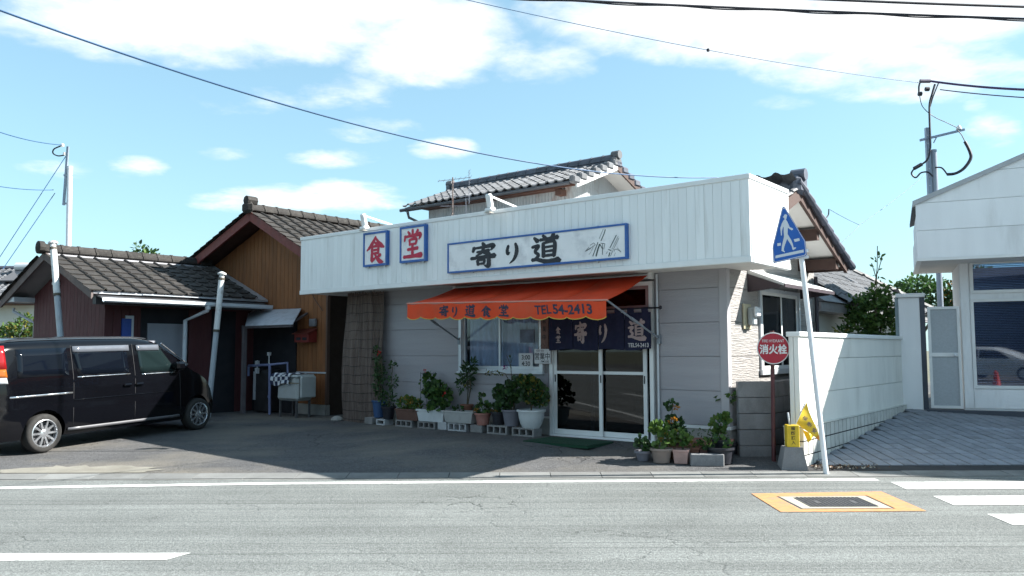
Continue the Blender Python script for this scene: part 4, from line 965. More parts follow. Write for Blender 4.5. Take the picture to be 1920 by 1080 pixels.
b = MB(); b.cbox(-.45, -.33, HY0-.06, HY0, 2.86, 2.94, .015); b.lathe([(0, 0), (.05, .02), (.055, .06), (.02, .10), (0, .1)], 10, (-.39, HY0-.09, 2.86)); b.build('wall_lamp', MT['white2'], Rh)
b = MB(); b.box(-.85, .55, HY0-.43, HY0-.01, 2.80, 2.81) if False else None; b.box(HX0-.35, HX0+.05, VY2+.05, HY0-.01, gz2(HX0)-.22, gz2(HX0)-.12); b.build('purlin', MT['gutterwhite'], Rh)
# vent pipes
def vent(lab, p0, p1, r, seg, name='vent_pipe'):
    p0 = Vector(p0); p1 = Vector(p1); t = thing(name, lab, 'pipe', p0, 0, 'leaning white vent pipes'); d = p1 - p0
    m_low = mat('vent_grey', (.36, .40, .44), .5, .1, 4, dirt=(.2, .18, .16), ds=4, damt=.4); m_hi = mat('vent_white', (.62, .64, .64), .5, .1, 4, dirt=(.25, .22, .19), ds=5, damt=.5)
    b = MB(); b.tube([(0, 0, 0), d*seg], r, 12); b.build('lower_pipe', m_low, t)
    b = MB(); b.tube([d*seg, d], r*1.06, 12); b.build('upper_pipe', m_hi, t)
    b = MB(); dn = d.normalized(); b.tube([d, d+dn*.10], r*.9, 12); b.tube([d+dn*.07, d+dn*.10], [r*1.5, r*1.6], 12); b.tube([d+dn*.10, d+dn*.13], [r*1.6, r*.5], 12); b.build('cap', m_hi, t)
    for q in (d*.985, d*seg):
        b = MB(); b.tube([q, q+dn*.05], r*1.2, 12); b.build('band', mat('rusty_band', (.07, .06, .045), .7, .3, 9), t)
vent('leaning white vent pipe with a flat cap against the red gable end', FW(-11.05, -3.62, .1), FW(-12.03, -3.6, 3.50), .055, .72)
vent('leaning white vent pipe with a crusty top before the metal lean-to canopy', FW(-10.33, -1.30, .1), FW(-10.35, -1.05, 2.98), .055, .62)
# metal canopy on a post in front of the planks
cn = fthing('lean_to_canopy', 'small white sheet-metal lean-to canopy on a wooden post by the planks', 'canopy', -10.0, 0, 0)
b = MB(); o_ = 10.0
b.add([(-11.45+o_, .32, 2.40), (-9.55+o_, .32, 2.38), (-8.85+o_, -.40, 2.02), (-10.47+o_, -.40, 2.02)], [(0, 1, 2, 3)])
o = b.build('sheet', mat('sheet_metal_white', (.46, .50, .56), .45, .08, 5, metal=.2, dirt=(.2, .2, .22), ds=6, damt=.5), cn); o.modifiers.new('t', 'SOLIDIFY').thickness = .012
b = MB(); b.bar((-10.65+o_, -.30, .18), (-10.65+o_, -.30, 2.04), .075); b.bar((-11.2+o_, -.0, 2.05), (-10.67+o_, -.29, 1.55), .04); b.bar((-10.55+o_, -.34, 2.0), (-8.95+o_, -.34, 2.0), .045); b.bar((-9.15+o_, -.34, 2.0), (-9.35+o_, .32, 2.28), .04); b.build('post', mat('old_post', (.11, .10, .11), .8, .2, 5), cn)
# pipe rack and tank in the shade
pr = fthing('pipe_rack', 'bluish painted pipe stand with taps in the shade by the planks', 'stand', -10.1, -.1, .17)
bp_ = mat('blue_grey_pipe', (.16, .19, .34), .5, .15, 8)
b = MB(); b.tube([(-.75, .05, 1.02), (.15, -.05, 1.05)], .026, 8); b.tube([(.15, -.05, 1.05), (.18, -.05, 0)], .028, 8); b.tube([(.15, -.05, 1.05), (.52, .12, 1.09), (.55, .12, .7)], .026, 8); b.tube([(-.75, .05, 1.02), (-.75, .05, .8)], .024, 8); b.tube([(.155, -.05, .38), (.155, -.05, .42)], .036, 8); b.build('pipe', bp_, pr)
b = MB(); b.box(-.42, -.34, -.02, .04, 1.05, 1.13); b.box(-.42, -.34, -.02, .04, .86, .98); b.tube([(-.38, .01, .9), (-.38, .01, 1.14)], .014, 6); b.tube([(-.02, .05, 1.05), (-.02, .05, 1.28)], .014, 6); b.box(-.05, .01, .02, .08, 1.24, 1.31); b.build('tap', MT['alu'], pr)
tk = fthing('old_boiler', 'dark old boiler cabinet under the lean-to canopy', 'boiler', -10.45, .1, .17)
b = MB(); b.cbox(-.28, .28, -.1, .2, .05, .95, .03); b.build('cabinet', mat('dull_metal_cabinet', (.055, .055, .06), .4, .3, 4, metal=.5), tk)
b = MB(); b.box(-.28, -.20, -.112, -.101, .3, .9); b.build('edge_strip', MT['alu'], tk)
for x in (-.22, .22):
    b = MB(); b.box(x-.03, x+.03, -.08, .15, 0, .05); b.build('foot', MT['iron'], tk)
# sink tub with a checked cloth
sk = fthing('utility_sink', 'white plastic utility sink on dark legs beside the plank wall', 'sink', -9.0, -.22, .17)
pl = mat('white_plastic', (.36, .39, .39), .45, .08, 5, dirt=(.3, .29, .26), ds=4, damt=.35)
b = MB()
for k_, (hx, hy, z) in enumerate(((.34, .17, .36), (.385, .20, .42), (.40, .21, .80), (.43, .24, .83), (.43, .24, .86))):
    pass
b.cbox(-.32, .33, -.20, .20, .36, .86, .05); b.cbox(-.35, .36, -.23, .23, .80, .87, .03); b.build('tub', pl, sk)
b = MB(); b.cbox(.36, .42, -.16, .2, .42, .84, .02); b.build('side_tray', pl, sk)
b = MB(); b.box(-.45, .45, -.236, -.231, .70, .72); b.build('strap', mat('tan_strap', (.18, .15, .10), .8, .1, 8), sk)
for x in (-.25, .27):
    for y in (-.15, .15):
        b = MB(); b.bar((x, y, 0), (x, y, .37), .035); b.build('leg', MT['iron'], sk)
ch_ = bpy.data.materials.new('checked_cloth'); ch_.use_nodes = True; nn = ch_.node_tree.nodes; ll = ch_.node_tree.links
uvm = nn.new('ShaderNodeUVMap'); ck_ = nn.new('ShaderNodeTexChecker'); ck_.inputs['Scale'].default_value = 8; ck_.inputs[1].default_value = (.02, .025, .06, 1); ck_.inputs[2].default_value = (.55, .58, .62, 1)
ll.new(uvm.outputs[0], ck_.inputs[0]); ll.new(ck_.outputs[0], nn['Principled BSDF'].inputs['Base Color']); nn['Principled BSDF'].inputs['Roughness'].default_value = .9
tw = fthing('checked_towel', 'dark and white checked towel draped over the utility sink', 'towel', -9.0, -.22, .17)
def towel(u, v):
    x = -.40 + .60*u + .05*math.sin(v*5); s_ = v*.62 - .18
    wob = .012*math.sin(u*17) + .01*math.sin(v*13+u*4)
    if s_ < .0: return (x, -s_*1.0 + .02, .882 + wob*.4)
    if s_ < .24: return (x, .0 - s_, .882 + .02*math.sin(u*9) + wob*.4)
    return (x + .03*math.sin(u*8)*(s_-.24)*3, -.245 - .012 + wob, .875 - (s_-.24) - .05*math.sin(u*6)*(s_-.24)*3)
b = MB(); b.grid(towel, 30, 24); o = b.build('cloth', ch_, tw, smooth=True, fix=False)
uv = o.data.uv_layers.new(name='UVMap')
for p in o.data.polygons:
    for li in p.loop_indices:
        vi = o.data.loops[li].vertex_index; uv.data[li].uv = ((vi % 31)/30*1.0, (vi//31)/24)
# red letter box with a grey meter over it
lb = fthing('letter_box', 'dark red roofed letter box on the brown plank wall', 'letter box', -9.28, .33, 1.68)
b = MB(); b.prism([(-.20, 0), (-.20, .17), (0, .25), (0, 0)], -.235, .235, lambda a, c, d: (d, a, c)); b.build('box_body', mat('red_box', (.20, .025, .02), .55, .15, 6), lb)
b = MB(); b.prism([(-.25, .165), (-.25, .18), (0.0, .285), (0, .265)], -.26, .26, lambda a, c, d: (d, a, c)); b.build('lid', mat('red_box_lid', (.15, .03, .02), .6, .15, 6), lb)
b = MB(); b.box(-.17, -.03, -.206, -.201, .04, .10); b.box(.03, .17, -.206, -.201, .04, .10); b.build('slot', MT['blackink'], lb)
gm = fthing('grey_junction_box', 'small grey box fixed above the red letter box', 'junction box', -9.12, .325, 2.00)
b = MB(); b.cbox(-.10, .10, -.07, 0, 0, .16, .015); b.build('casing', mat('grey_box', (.16, .17, .19), .6, .1, 6), gm)
b = MB(); b.tube([(-.25, -.02, .9), (.05, -.03, .55), (.28, -.02, .32)], .006, 5); b.build('cable', MT['blackink'], gm)
# ---------------------------------------------------------------- black minivan
def build_van():
    hd = rad(65.26); p0 = Vector((-6.626, 11.647, .085)) + Vector((-math.sin(hd), math.cos(hd), 0))*.80
    V = thing('minivan', 'black minivan with silver alloy wheels parked by the red house', 'van', p0, hd)
    V.rotation_euler = (0, -math.atan(.07/2.84), hd)
    paint = mat('black_paint', (.0025, .0027, .004), .10, .02, 3, coat=.25, spec=.25, rv=.01)
    dglass = mat('dark_privacy_glass', (.003, .0045, .008), .04, .02, 2, spec=.35, rv=.01)
    fglass = mat('van_side_glass', (.008, .015, .016), .05, .02, 2, spec=.35, rv=.01)
    chrome = mat('bright_metal', (.62, .64, .66), .18, .05, 5, metal=.9)
    rubber = mat('tyre_rubber', (.022, .021, .020), .85, .15, 8, bump=.002, bs=60); blackp = mat('black_plastic', (.012, .012, .014), .6, .1, 6)
    TP = [(-.70, 1.30), (-.66, 1.50), (-.56, 1.565), (-.2, 1.585), (.6, 1.60), (1.6, 1.595), (1.92, 1.565), (2.10, 1.47), (2.60, 1.13), (2.75, 1.04), (3.0, .93), (3.16, .78), (3.25, .60), (3.29, .42)]
    def top(x):
        for (a, za), (c, zc) in zip(TP[:-1], TP[1:]):
            if x <= c: t = max(0, (x-a)/(c-a)); return za + (zc-za)*t
        return TP[-1][1]
    def plan(x):
        w = 1.0
        if x > 2.3: w -= .17*min(1, (x-2.3)/.99)**2.2
        if x < -.45: w -= .05*((-.45-x)/.25)**2
        return w
    def hw(x, z):
        w = .845
        if z > .95: w -= .115*((z-.95)/.62)**1.15
        if z < .40: w -= .03*((.40-z)/.2)
        if .66 < z < .72: w += .004
        return w*plan(x)
    xs = [-.70, -.68, -.64, -.58, -.5, -.38, -.2, 0, .2, .4, .8, 1.2, 1.6, 1.8, 1.95, 2.1, 2.25, 2.4, 2.6, 2.75, 2.9, 3.02, 3.12, 3.2, 3.26, 3.29]
    fr = [0, .10, .22, .34, .40, .44, .55, .68, .80, .90, .95, .985]
    rings = []
    for x in xs:
        zt = top(x); z0 = .21 if -.6 < x < 3.1 else .24
        half = [(0, z0)] + [(hw(x, z0 + (zt-z0)*f)*(.97 if f == 0 else 1) - (0 if f < .94 else .045*((f-.94)/.045)**2), z0 + (zt-z0)*f) for f in fr] + [(hw(x, zt)*.72, zt+.018), (hw(x, zt)*.35, zt+.032), (0, zt+.036)]
        rings.append([(x, -y, z) for y, z in half] + [(x, y, z) for y, z in reversed(half[1:-1])])
    b = MB(); n = len(rings[0]); vs = [p for r in rings for p in r]; fs = []
    for i in range(len(rings)-1):
        for j in range(n): fs.append((i*n+j, i*n+(j+1) % n, (i+1)*n+(j+1) % n, (i+1)*n+j))
    fs.append(tuple(range(n))); fs.append(tuple((len(rings)-1)*n+j for j in reversed(range(n))))
    b.add(vs, fs)
    body = b.build('body', paint, V, smooth=True)
    for ax in (0, 2.837):       # wheel arches
        c = MB(); c.tube([(ax, -1.2, .275), (ax, -.58, .275)], .325, 28); c.tube([(ax, .58, .275), (ax, 1.2, .275)], .325, 28)
        co = c.build('arch_cutter', blackp, V)
        md = body.modifiers.new('arch', 'BOOLEAN'); md.object = co; md.operation = 'DIFFERENCE'; md.solver = 'EXACT'
        bpy.context.view_layer.update()
        dg = bpy.context.evaluated_depsgraph_get(); me = bpy.data.meshes.new_from_object(body.evaluated_get(dg))
        body.modifiers.clear(); body.data = me; bpy.data.objects.remove(co)
    try: body.data.set_sharp_from_angle(angle=rad(38))
    except Exception: pass
    def patch(name, pts, m, par, off=.004, nu=8, nv=4, sides=(-1,)):
        "curved panel on the flank; pts = four (x,z) corners"
        for sd in sides:
            b = MB()
            def f(u, v):
                (x0, z0), (x1, z1), (x2, z2), (x3, z3) = pts
                x = (x0*(1-u)+x1*u)*(1-v) + (x3*(1-u)+x2*u)*v; z = (z0*(1-u)+z1*u)*(1-v) + (z3*(1-u)+z2*u)*v
                return (x, sd*(hw(x, z)+off), z)
            b.grid(f, nu, nv); o = b.build(name, m, par, smooth=True); o.modifiers.new('t', 'SOLIDIFY').thickness = .006
        return o
    S2_ = (-1, 1)
    patch('quarter_window', [(-.40, 1.07), (.37, 1.07), (.37, 1.47), (-.40, 1.46)], dglass, V, sides=S2_)
    patch('sliding_door_window', [(.52, 1.06), (1.40, 1.055), (1.40, 1.475), (.44, 1.47)], dglass, V, sides=S2_)
    patch('front_door_window', [(1.62, 1.04), (2.34, 1.035), (2.02, 1.46), (1.60, 1.475)], fglass, V, sides=S2_)
    for (x0, x1, z) in ((.46, 1.44, 1.475), (1.58, 2.02, 1.47)):
        patch('rain_visor', [(x0, z-.075), (x1, z-.078), (x1, z+.012), (x0, z+.012)], mat('smoked_visor', (.10, .11, .13), .12, .05, 4, spec=.7), V, .016, 8, 2, S2_)
    for (x0, x1, z, h) in ((.50, 1.42, 1.035, .014), (1.64, 2.30, 1.018, .014)):
        patch('window_trim', [(x0, z-h/2), (x1, z-h/2), (x1, z+h/2), (x0, z+h/2)], chrome, V, .008, 8, 1, S2_)
    patch('slide_rail', [(-.52, .795), (.42, .80), (.42, .825), (-.52, .82)], chrome, V, .006, 8, 1, S2_)
    patch('sill_trim', [(.36, .265), (2.42, .265), (2.42, .31), (.36, .31)], mat('sill_grey', (.10, .10, .11), .4, .1, 4), V, .008, 10, 1, S2_)
    patch('body_crease', [(.45, .70), (2.2, .70), (2.2, .712), (.45, .712)], paint, V, .004, 10, 1, S2_)
    # door shut lines
    for x in (.435, 1.51, 2.43):
        patch('door_gap', [(x, .34), (x+.008, .34), (x+.008-(.0 if x < 2 else .03), 1.0 if x > 2 else 1.5), (x-(.0 if x < 2 else .03), 1.0 if x > 2 else 1.5)], blackp, V, .002, 1, 8, S2_)
    for x in (1.36, 1.58):
        for sd in S2_:
            b = MB(); b.cbox(x-.07, x+.07, sd*(hw(x, .86)+.022)-.018, sd*(hw(x, .86)+.022)+.018, .845, .885, .012); b.build('door_handle', paint, V)
    # tail lamps: red over amber over clear, on the rear corner
    for sd in S2_:
        def tl(z0, z1, m, par):
            b = MB(); b.grid(lambda u, v: (-.545 - .14*u - .012*v, sd*(hw(-.545-.14*u, z0+(z1-z0)*v) + .012 - .02*u*u), z0+(z1-z0)*v), 5, 3); o = b.build('lamp_lens', m, par, smooth=True); o.modifiers.new('t', 'SOLIDIFY').thickness = .02; return o
        hs = MB(); hs.cbox(-.66, -.52, sd*.72-.03, sd*.72+.03, 1.0, 1.5, .02); lamp = hs.build('tail_lamp', blackp, V)
        tl(1.20, 1.515, mat('red_lens', (.24, .006, .008), .12, .1, 6, spec=.7), lamp); tl(1.085, 1.195, mat('amber_lens', (.32, .085, .008), .12, .1, 6, spec=.7), lamp); tl(1.0, 1.08, mat('clear_lens', (.32, .34, .36), .12, .1, 6, spec=.7), lamp)
        b = MB(); x = 3.10; b.cbox(2.98, 3.2, sd*.66-.05, sd*.66+.055, .60, .74, .03); b.build('headlamp', mat('headlamp_lens', (.42, .42, .40), .1, .05, 5, spec=.8), V)
        b = MB(); b.cbox(2.24, 2.42, sd*.90-.09, sd*.90+.09, 1.05, 1.19, .035); b.build('door_mirror', paint, V)
    # windscreen, rear window, wipers, bumper, plate
    b = MB(); b.grid(lambda u, v: (2.10+.50*(1-v)-.015 + .02, (-.66+.08*v)*(1-2*u) if False else (-.70+.10*v)*(1-2*u), top(2.10+.50*(1-v)) + .05 - .012*abs(1-2*u)), 8, 6); b.build('windscreen', fglass, V, smooth=True)
    b = MB(); b.grid(lambda u, v: (-.705+.035*v, (-.62+.06*v)*(1-2*u), 1.0+.46*v), 6, 3); b.build('rear_window', dglass, V, smooth=True)
    b = MB(); b.cbox(-.76, -.60, -.78, .78, .30, .52, .04); b.build('rear_bumper', paint, V)
    b = MB(); b.box(-.722, -.715, -.17, .17, .62, .78); b.build('number_plate', paper, V)
    b = MB(); b.tube([(2.10, -.735, 1.50), (2.62, -.80, 1.13)], .012, 6); b.tube([(2.10, .735, 1.50), (2.62, .80, 1.13)], .012, 6); b.build('pillar_trim', chrome, V)
    # roof rim and inner seats seen through the front glass
    b = MB(); b.grid(lambda u, v: (-.62+2.5*u, -.62-.06*v+.02, top(-.62+2.5*u)+.026-.02*v), 10, 1); b.build('roof_gutter', blackp, V)
    # wheels: tyre and ten-spoke rim
    def wheel(ax, sd):
        w = MB(); cy = sd*.755
        w.lathe([(.19, -.085), (.235, -.095), (.262, -.08), (.272, -.05), (.272, .05), (.262, .08), (.235, .095), (.19, .085)], 32, M=Matrix.Translation((ax, cy, .272)) @ Matrix.Rotation(PI/2, 4, 'X'))
        wo = w.build('wheel', rubber, V, smooth=True)
        r = MB(); Mx = Matrix.Translation((ax, cy, .272)) @ Matrix.Rotation(-PI/2*sd, 4, 'X')
        r.lathe([(.172, -.02), (.192, -.02), (.196, .088), (.183, .092), (.174, .075), (.172, -.02)], 32, M=Mx)
        for k in range(10):
            a = 2*PI*k/10; cs, sn = math.cos(a), math.sin(a)
            pts = [(.045, .016, .07), (.175, .013, .078), (.175, -.013, .078), (.045, -.016, .07), (.045, .016, .04), (.175, .012, .05), (.175, -.012, .05), (.045, -.016, .04)]
            r.add([(x*cs-y*sn, x*sn+y*cs, z) for x, y, z in pts], [(0, 1, 2, 3), (4, 7, 6, 5), (0, 4, 5, 1), (2, 6, 7, 3), (1, 5, 6, 2), (0, 3, 7, 4)], 0, Mx)
        r.lathe([(0, .08), (.03, .08), (.055, .07), (.058, .03), (0, .03)], 16, M=Mx)
        r.build('rim', mat('alloy', (.55, .57, .60), .25, .06, 8, metal=.85), wo, auto=30)
        d = MB(); d.lathe([(0, .0), (.16, .0), (.16, .02), (0, .02)], 24, M=Mx); d.build('brake_disc', MT['iron'], wo)
    for ax in (0, 2.837):
        for sd in (-1, 1): wheel(ax, sd)
build_van()
# ---------------------------------------------------------------- white building on the right, boundary wall, signs
TR = rad(-25); RO = Vector((7.153, 14.164, 0))
MT['rwhite'] = mat('white_siding', (.76, .785, .80), .7, .05, 2, bump=.002, bs=50, rnd=.02, dirt=(.50, .51, .51), ds=1.6, damt=.45, stretch=(1.6, 1.6, .3))
MT['plinth'] = mat('slate_plinth', (.055, .065, .085), .7, .15, 3)
RB = thing('white_shop_building', 'white-sided shop building with broad sloped fascia and large windows', 'building', RO, TR)
X1 = 14.6; PKX = 7.6
def fz(x): return 3.90 + .40*(x+.09) if x < PKX else 3.90 + .40*(PKX+.09) - .40*(x-PKX)
b = MB(); UW = (.745, 13.4, 2.467, 2.955); LW = (.735, 13.4, .865, 2.312)
b.box(.56, UW[0], 0, .15, .3, 3.0); b.box(UW[0], 13.4, 0, .15, UW[3], 3.0); b.box(UW[0], 13.4, 0, .15, LW[3], UW[2]); b.box(LW[0]+.01, 13.4, 0, .15, .3, LW[2]); b.box(13.4, X1, 0, .15, .3, 3.0)
b.box(.56, .70, .15, 1.8, .3, 3.0)
rbw = b.build('wall', MT['rwhite'], RB)
b = MB(); b.box(.75, X1, 1.6, 1.7, .3, 3.0); b.box(.75, X1, .16, 1.6, .30, .34); b.build('interior', mat('dim_blue_interior', (.035, .042, .055), .9, .2, 1.5), RB)
for (x0, x1, z0, z1) in (UW, LW):
    b = MB(); x1 = 3.2
    frame_rect(b, x0-.03, x1, z0-.03, z1+.03, .05, -.03, .08); w_ = b.build('window', MT['white2'], RB)
    b = MB(); b.box(x0+.02, x1-.05, .02, .026, z0+.02, z1-.02); b.build('pane', glass('shop_pane', (.62, .76, .95), .75, spec=.2), w_)
    b = MB(); z = z0+.03
    while z < z1-.02: b.add([(x0+.02, .060, z+.010), (x1-.05, .060, z+.010), (x1-.05, .080, z), (x0+.02, .080, z)], [(0, 1, 2, 3)]); z += .028
    o = b.build('blind_slats', mat('blind_grey_blue', (.17, .22, .30), .6, .08, 5), w_); o['kind'] = 'stuff'
    b = MB(); frame_rect(b, x1+.06, 13.4, z0-.03, z1+.03, .05, -.03, .08); w_ = b.build('window', MT['white2'], RB)
    b = MB(); b.box(x1+.11, 13.35, .02, .026, z0+.02, z1-.02); b.build('pane', glass('shop_pane'), w_)
# siding boards on the face beneath and beside the windows
for (x0, x1, z0, z1) in ((.565, .70, .50, 2.98), (.705, 13.5, .50, .83)):
    b = MB(); b.cbox(x0, x1, -.016, -.002, z0, z1, .004); b.build('siding_board', MT['rwhite'], rbw)
b = MB(); b.box(-.02, X1, -.16, 0, -.1, .47); b.box(-.02, .55, 0, 2.0, -.1, .468); b.build('plinth', MT['plinth'], RB)
# sloped fascia with horizontal boards
fy = -.90
b = MB(); b.prism([(-.07, 2.985), (X1, 2.985), (X1, fz(X1)-.02), (PKX, fz(PKX)-.02), (-.07, fz(-.07)-.02)], fy+.02, fy+.12, lambda a, c, d: (a, d, c))
b.box(-.07, .03, fy+.12, 1.8, 2.985, 3.80); fs_ = b.build('fascia', MT['rwhite'], RB)
z = 2.99
while z < 7.2:
    z2 = z+.456
    def xl(zz): return -.09 if zz <= fz(-.09) else -.09 + (zz - 3.90)/.40
    def clampx(zz): return min(max(-.088, xl(zz)), PKX-.01)
    if z >= fz(PKX)-.03: break
    z2c = min(z2, fz(PKX)-.01)
    a0, a1 = clampx(z+.003), clampx(z2c-.003)
    poly = [(a0, z+.003), (2*PKX-a0, z+.003), (2*PKX-a1, z2c-.003), (a1, z2c-.003)]
    if a0 <= -.08 and a1 > -.07: poly = [(-.088, z+.003), (15.29, z+.003), (15.29, 3.89), (2*PKX-a1, z2c-.003), (a1, z2c-.003), (-.088, 3.89)]
    b = MB(); b.prism(poly, fy, fy+.019, lambda a, c, d: (a, d, c)); b.build('siding_board', MT['rwhite'], fs_); z = z2
    b = MB()
    if z2c <= 3.90: b.cbox(-.09, -.0705, fy+.02, 1.8, z2-.456+.003, z2-.003, .003); b.build('siding_board', MT['rwhite'], fs_)
b = MB(); b.prism([(-.13, fz(-.13)-.02), (PKX, fz(PKX)-.02), (15.33, fz(15.33)-.02), (15.33, fz(15.33)+.06), (PKX, fz(PKX)+.06), (-.13, fz(-.13)+.06)], fy-.03, fy+.14, lambda a, c, d: (a, d, c)); b.build('roof_edge', mat('grey_flashing', (.36, .38, .40), .5, .08, 4), fs_)
b = MB(); b.prism([(-.13, fz(-.13)), (PKX, fz(PKX)), (15.33, fz(15.33)), (15.33, fz(15.33)+.05), (PKX, fz(PKX)+.05), (-.13, fz(-.13)+.05)], fy+.142, 1.9, lambda a, c, d: (a, d, c)); b.build('roof', MT['plinth'], RB)
b = MB(); b.box(-.10, 15.3, fy-.012, fy+.06, 2.945, 2.99); b.box(-.105, -.03, fy+.061, 1.8, 2.945, 2.99); b.build('bottom_trim', MT['white2'], fs_)
b = MB(); b.box(-.03, 15.25, fy+.061, 0, 2.955, 2.975); b.box(-.03, .56, 0, 1.8, 2.955, 2.975); b.build('soffit', MT['soffit'], RB)
# narrow gate door and pier between the wall and the building
gt = thing('gate_door', 'narrow white framed door with frosted panels beside the shop building', 'door', RO + Matrix.Rotation(TR, 3, 'Z') @ Vector((.05, -.01, .47)), TR)
b = MB(); frame_rect(b, 0, .49, .02, 1.755, .045, -.03, .03); b.box(.045, .445, -.028, .028, .90, .965); fd = b.build('frame', MT['white2'], gt)
frost = mat('frosted_panel', (.36, .40, .43), .5, .08, 40, bump=.001, bs=200)
for (z0, z1) in ((.065, .90), (.965, 1.71)): b = MB(); b.box(.045, .445, -.01, .01, z0, z1); b.build('frosted_panel', frost, gt)
b = MB(); b.lathe([(0, 0), (.02, 0), (.02, .03), (.028, .04), (.024, .06), (0, .065)], 12, M=Matrix.Translation((.40, -.03, .93)) @ Matrix.Rotation(PI/2, 4, 'X')); b.build('door_knob', MT['alu'], gt)
pi_ = thing('gate_pier', 'white panelled gate pier with flat cap at the end of the boundary wall', 'pier', RO + Matrix.Rotation(TR, 3, 'Z') @ Vector((-.22, 0, .2)), TR)
b = MB(); b.cbox(-.18, .155, 0, .25, 0, 2.20, .006); b.build('pier_body', MT['rwhite'], pi_)
b = MB(); b.cbox(-.22, .245, -.04, .29, 2.20, 2.27, .006); b.build('cap', MT['white2'], pi_)
b = MB(); b.box(.157, .235, -.005, .25, .1, 2.195); b.build('dark_post', MT['plinth'], pi_)
b = MB(); b.box(-.235, -.182, -.002, .2, .8, 2.195); b.build('weathered_post', mat('grey_green_post', (.20, .26, .28), .7, .2, 4), pi_)
# ---- boundary wall of the white building (F frame)
BW = fthing('boundary_wall', 'white boundary wall on a square-tiled base beside the forecourt', 'wall', .90, .11, 0)
LEN = 5.55
b = MB(); b.box(-.118, -.02, .005, LEN, .50, 1.665); core = b.build('core', MT['rwhite'], BW)
warm = mat('cream_white_siding', (.76, .755, .715), .7, .05, 2, bump=.002, bs=50, rnd=.02, dirt=(.52, .51, .47), ds=1.8, damt=.45, stretch=(1.4, 1.4, .3))
for (z0, z1) in ((.535, .928), (.936, 1.372), (1.380, 1.66)):
    b = MB(); b.cbox(-.02, 0, .05, LEN, z0, z1, .003); b.build('siding_board', warm, core)
for (x0, x1) in ((-.125, -.068), (-.062, .003)):
    b = MB(); b.cbox(x0, x1, -.012, .05 if x1 > 0 else .004, .50, 1.665, .004); b.build('end_trim', warm, core)
b = MB(); b.cbox(-.15, .03, -.03, LEN, 1.662, 1.725, .008); b.build('coping', MT['white2'], BW)
b = MB(); b.box(-.20, .045, -.055, LEN, -.2, .525); tb = b.build('tiled_base', MT['joint'], BW)
stile = mat('cream_tile', (.60, .60, .565), .5, .06, 6, rnd=.07, dirt=(.22, .21, .18), ds=4, damt=.4)
mb = MB(); mb.cbox(0, .006, .010, .165, .008, .167, .002); tl_ = mb.mesh('tile', stile)
mb = MB(); mb.cbox(.007, .122, .006, .012, .007, .168, .002); tl2 = mb.mesh('tile', stile)
for r in range(3):
    for c in range(31): 
        if .01+r*.175 + .17 < court_z(0, (FW(.9, .11+c*.175)).y) - .02: continue
        inst('tile', tl_, tb, Matrix.Translation((.044, -.066 + c*.175, .005 + r*.1745)))
    for c in range(2): inst('tile', tl2, tb, Matrix.Translation((-.205 + c*.128, -.067, .005 + r*.1745)))
b = MB(); b.cbox(-.208, .058, -.068, LEN, .526, .540, .003); b.build('ledge', stile, BW)
# ---- block wall
BK = thing('block_wall', 'low grey concrete block wall between the shop corner and white wall', 'wall', (2.955, 10.74, .0), 0)
blk = mat('concrete_block', (.20, .20, .205), .92, .14, 4, bump=.004, bs=70, rnd=.10, dirt=(.085, .085, .085), ds=2.2, damt=.65, stretch=(1, 1, .7), speck=.12, sps=120)
mb = MB(); mb.cbox(0, .437, 0, .12, .003, .206, .006); bm1 = mb.mesh('block', blk)
mb = MB(); mb.cbox(0, .12, 0, .395, .003, .206, .006); bm2 = mb.mesh('block', blk)
for r in range(5):
    inst('block', bm1, BK, Matrix.Translation((0, 0, .04 + r*.209)))
    for c in range(5):
        p = Vector((.445, .004, .04 + r*.209)) + EY*(c*.40 + (.0 if r % 2 == 0 else .0)) + EX*(-.115)
        inst('block', bm2, BK, Matrix.Translation(p) @ Matrix.Rotation(TH, 4, 'Z'))
b = MB(); b.box(-.01, .46, -.01, .2, -.05, .042); b.build('footing', MT['concrete'], BK)
# ---- fire hydrant sign
HS = thing('hydrant_sign', 'round red fire hydrant sign on a dark red pole before the block wall', 'sign', (3.315, 10.50, .04), 0)
b = MB(); b.tube([(0, 0, -.05), (.025, 0, 1.70)], .026, 10); b.build('pole', mat('dark_red_pole', (.075, .018, .022), .5, .2, 6, dirt=(.10, .05, .03), ds=8, damt=.5), HS)
Mh = Matrix.Translation((.024, -.03, 1.475)) @ Matrix.Rotation(rad(-8), 4, 'Z') @ Matrix.Rotation(PI/2, 4, 'X')
b = MB(); b.lathe([(0, -.006), (.201, -.006), (.203, 0), (.201, .006), (0, .006)], 40, M=Mh); disc = b.build('disc', mat('sign_rim_white', (.62, .62, .62), .45, .05, 5), HS)
b = MB(); b.lathe([(0, .0075), (.190, .0075)], 40, M=Mh); b.build('red_face', mat('sign_red', (.36, .018, .035), .45, .10, 3), disc)
Rm = Mh.to_3x3(); up = Rm @ Vector((0, 1, 0)); rt_ = Rm @ Vector((1, 0, 0)); cc = Mh.translation + Rm @ Vector((0, 0, .009))
wink = mat('sign_white_ink', (.68, .68, .68), .5, .05, 6)
lettering(disc, '消火栓', cc - up*.012, rt_, up, .345, .125, wink, .03); lettering(disc, 'FIRE HYDRANT', cc + up*.095, rt_, up, .27, .036, wink, .0)
for z in (1.30, 1.64): b = MB(); b.box(.0, .048, -.02, .02, z, z+.03); b.build('clamp', MT['alu'], HS)
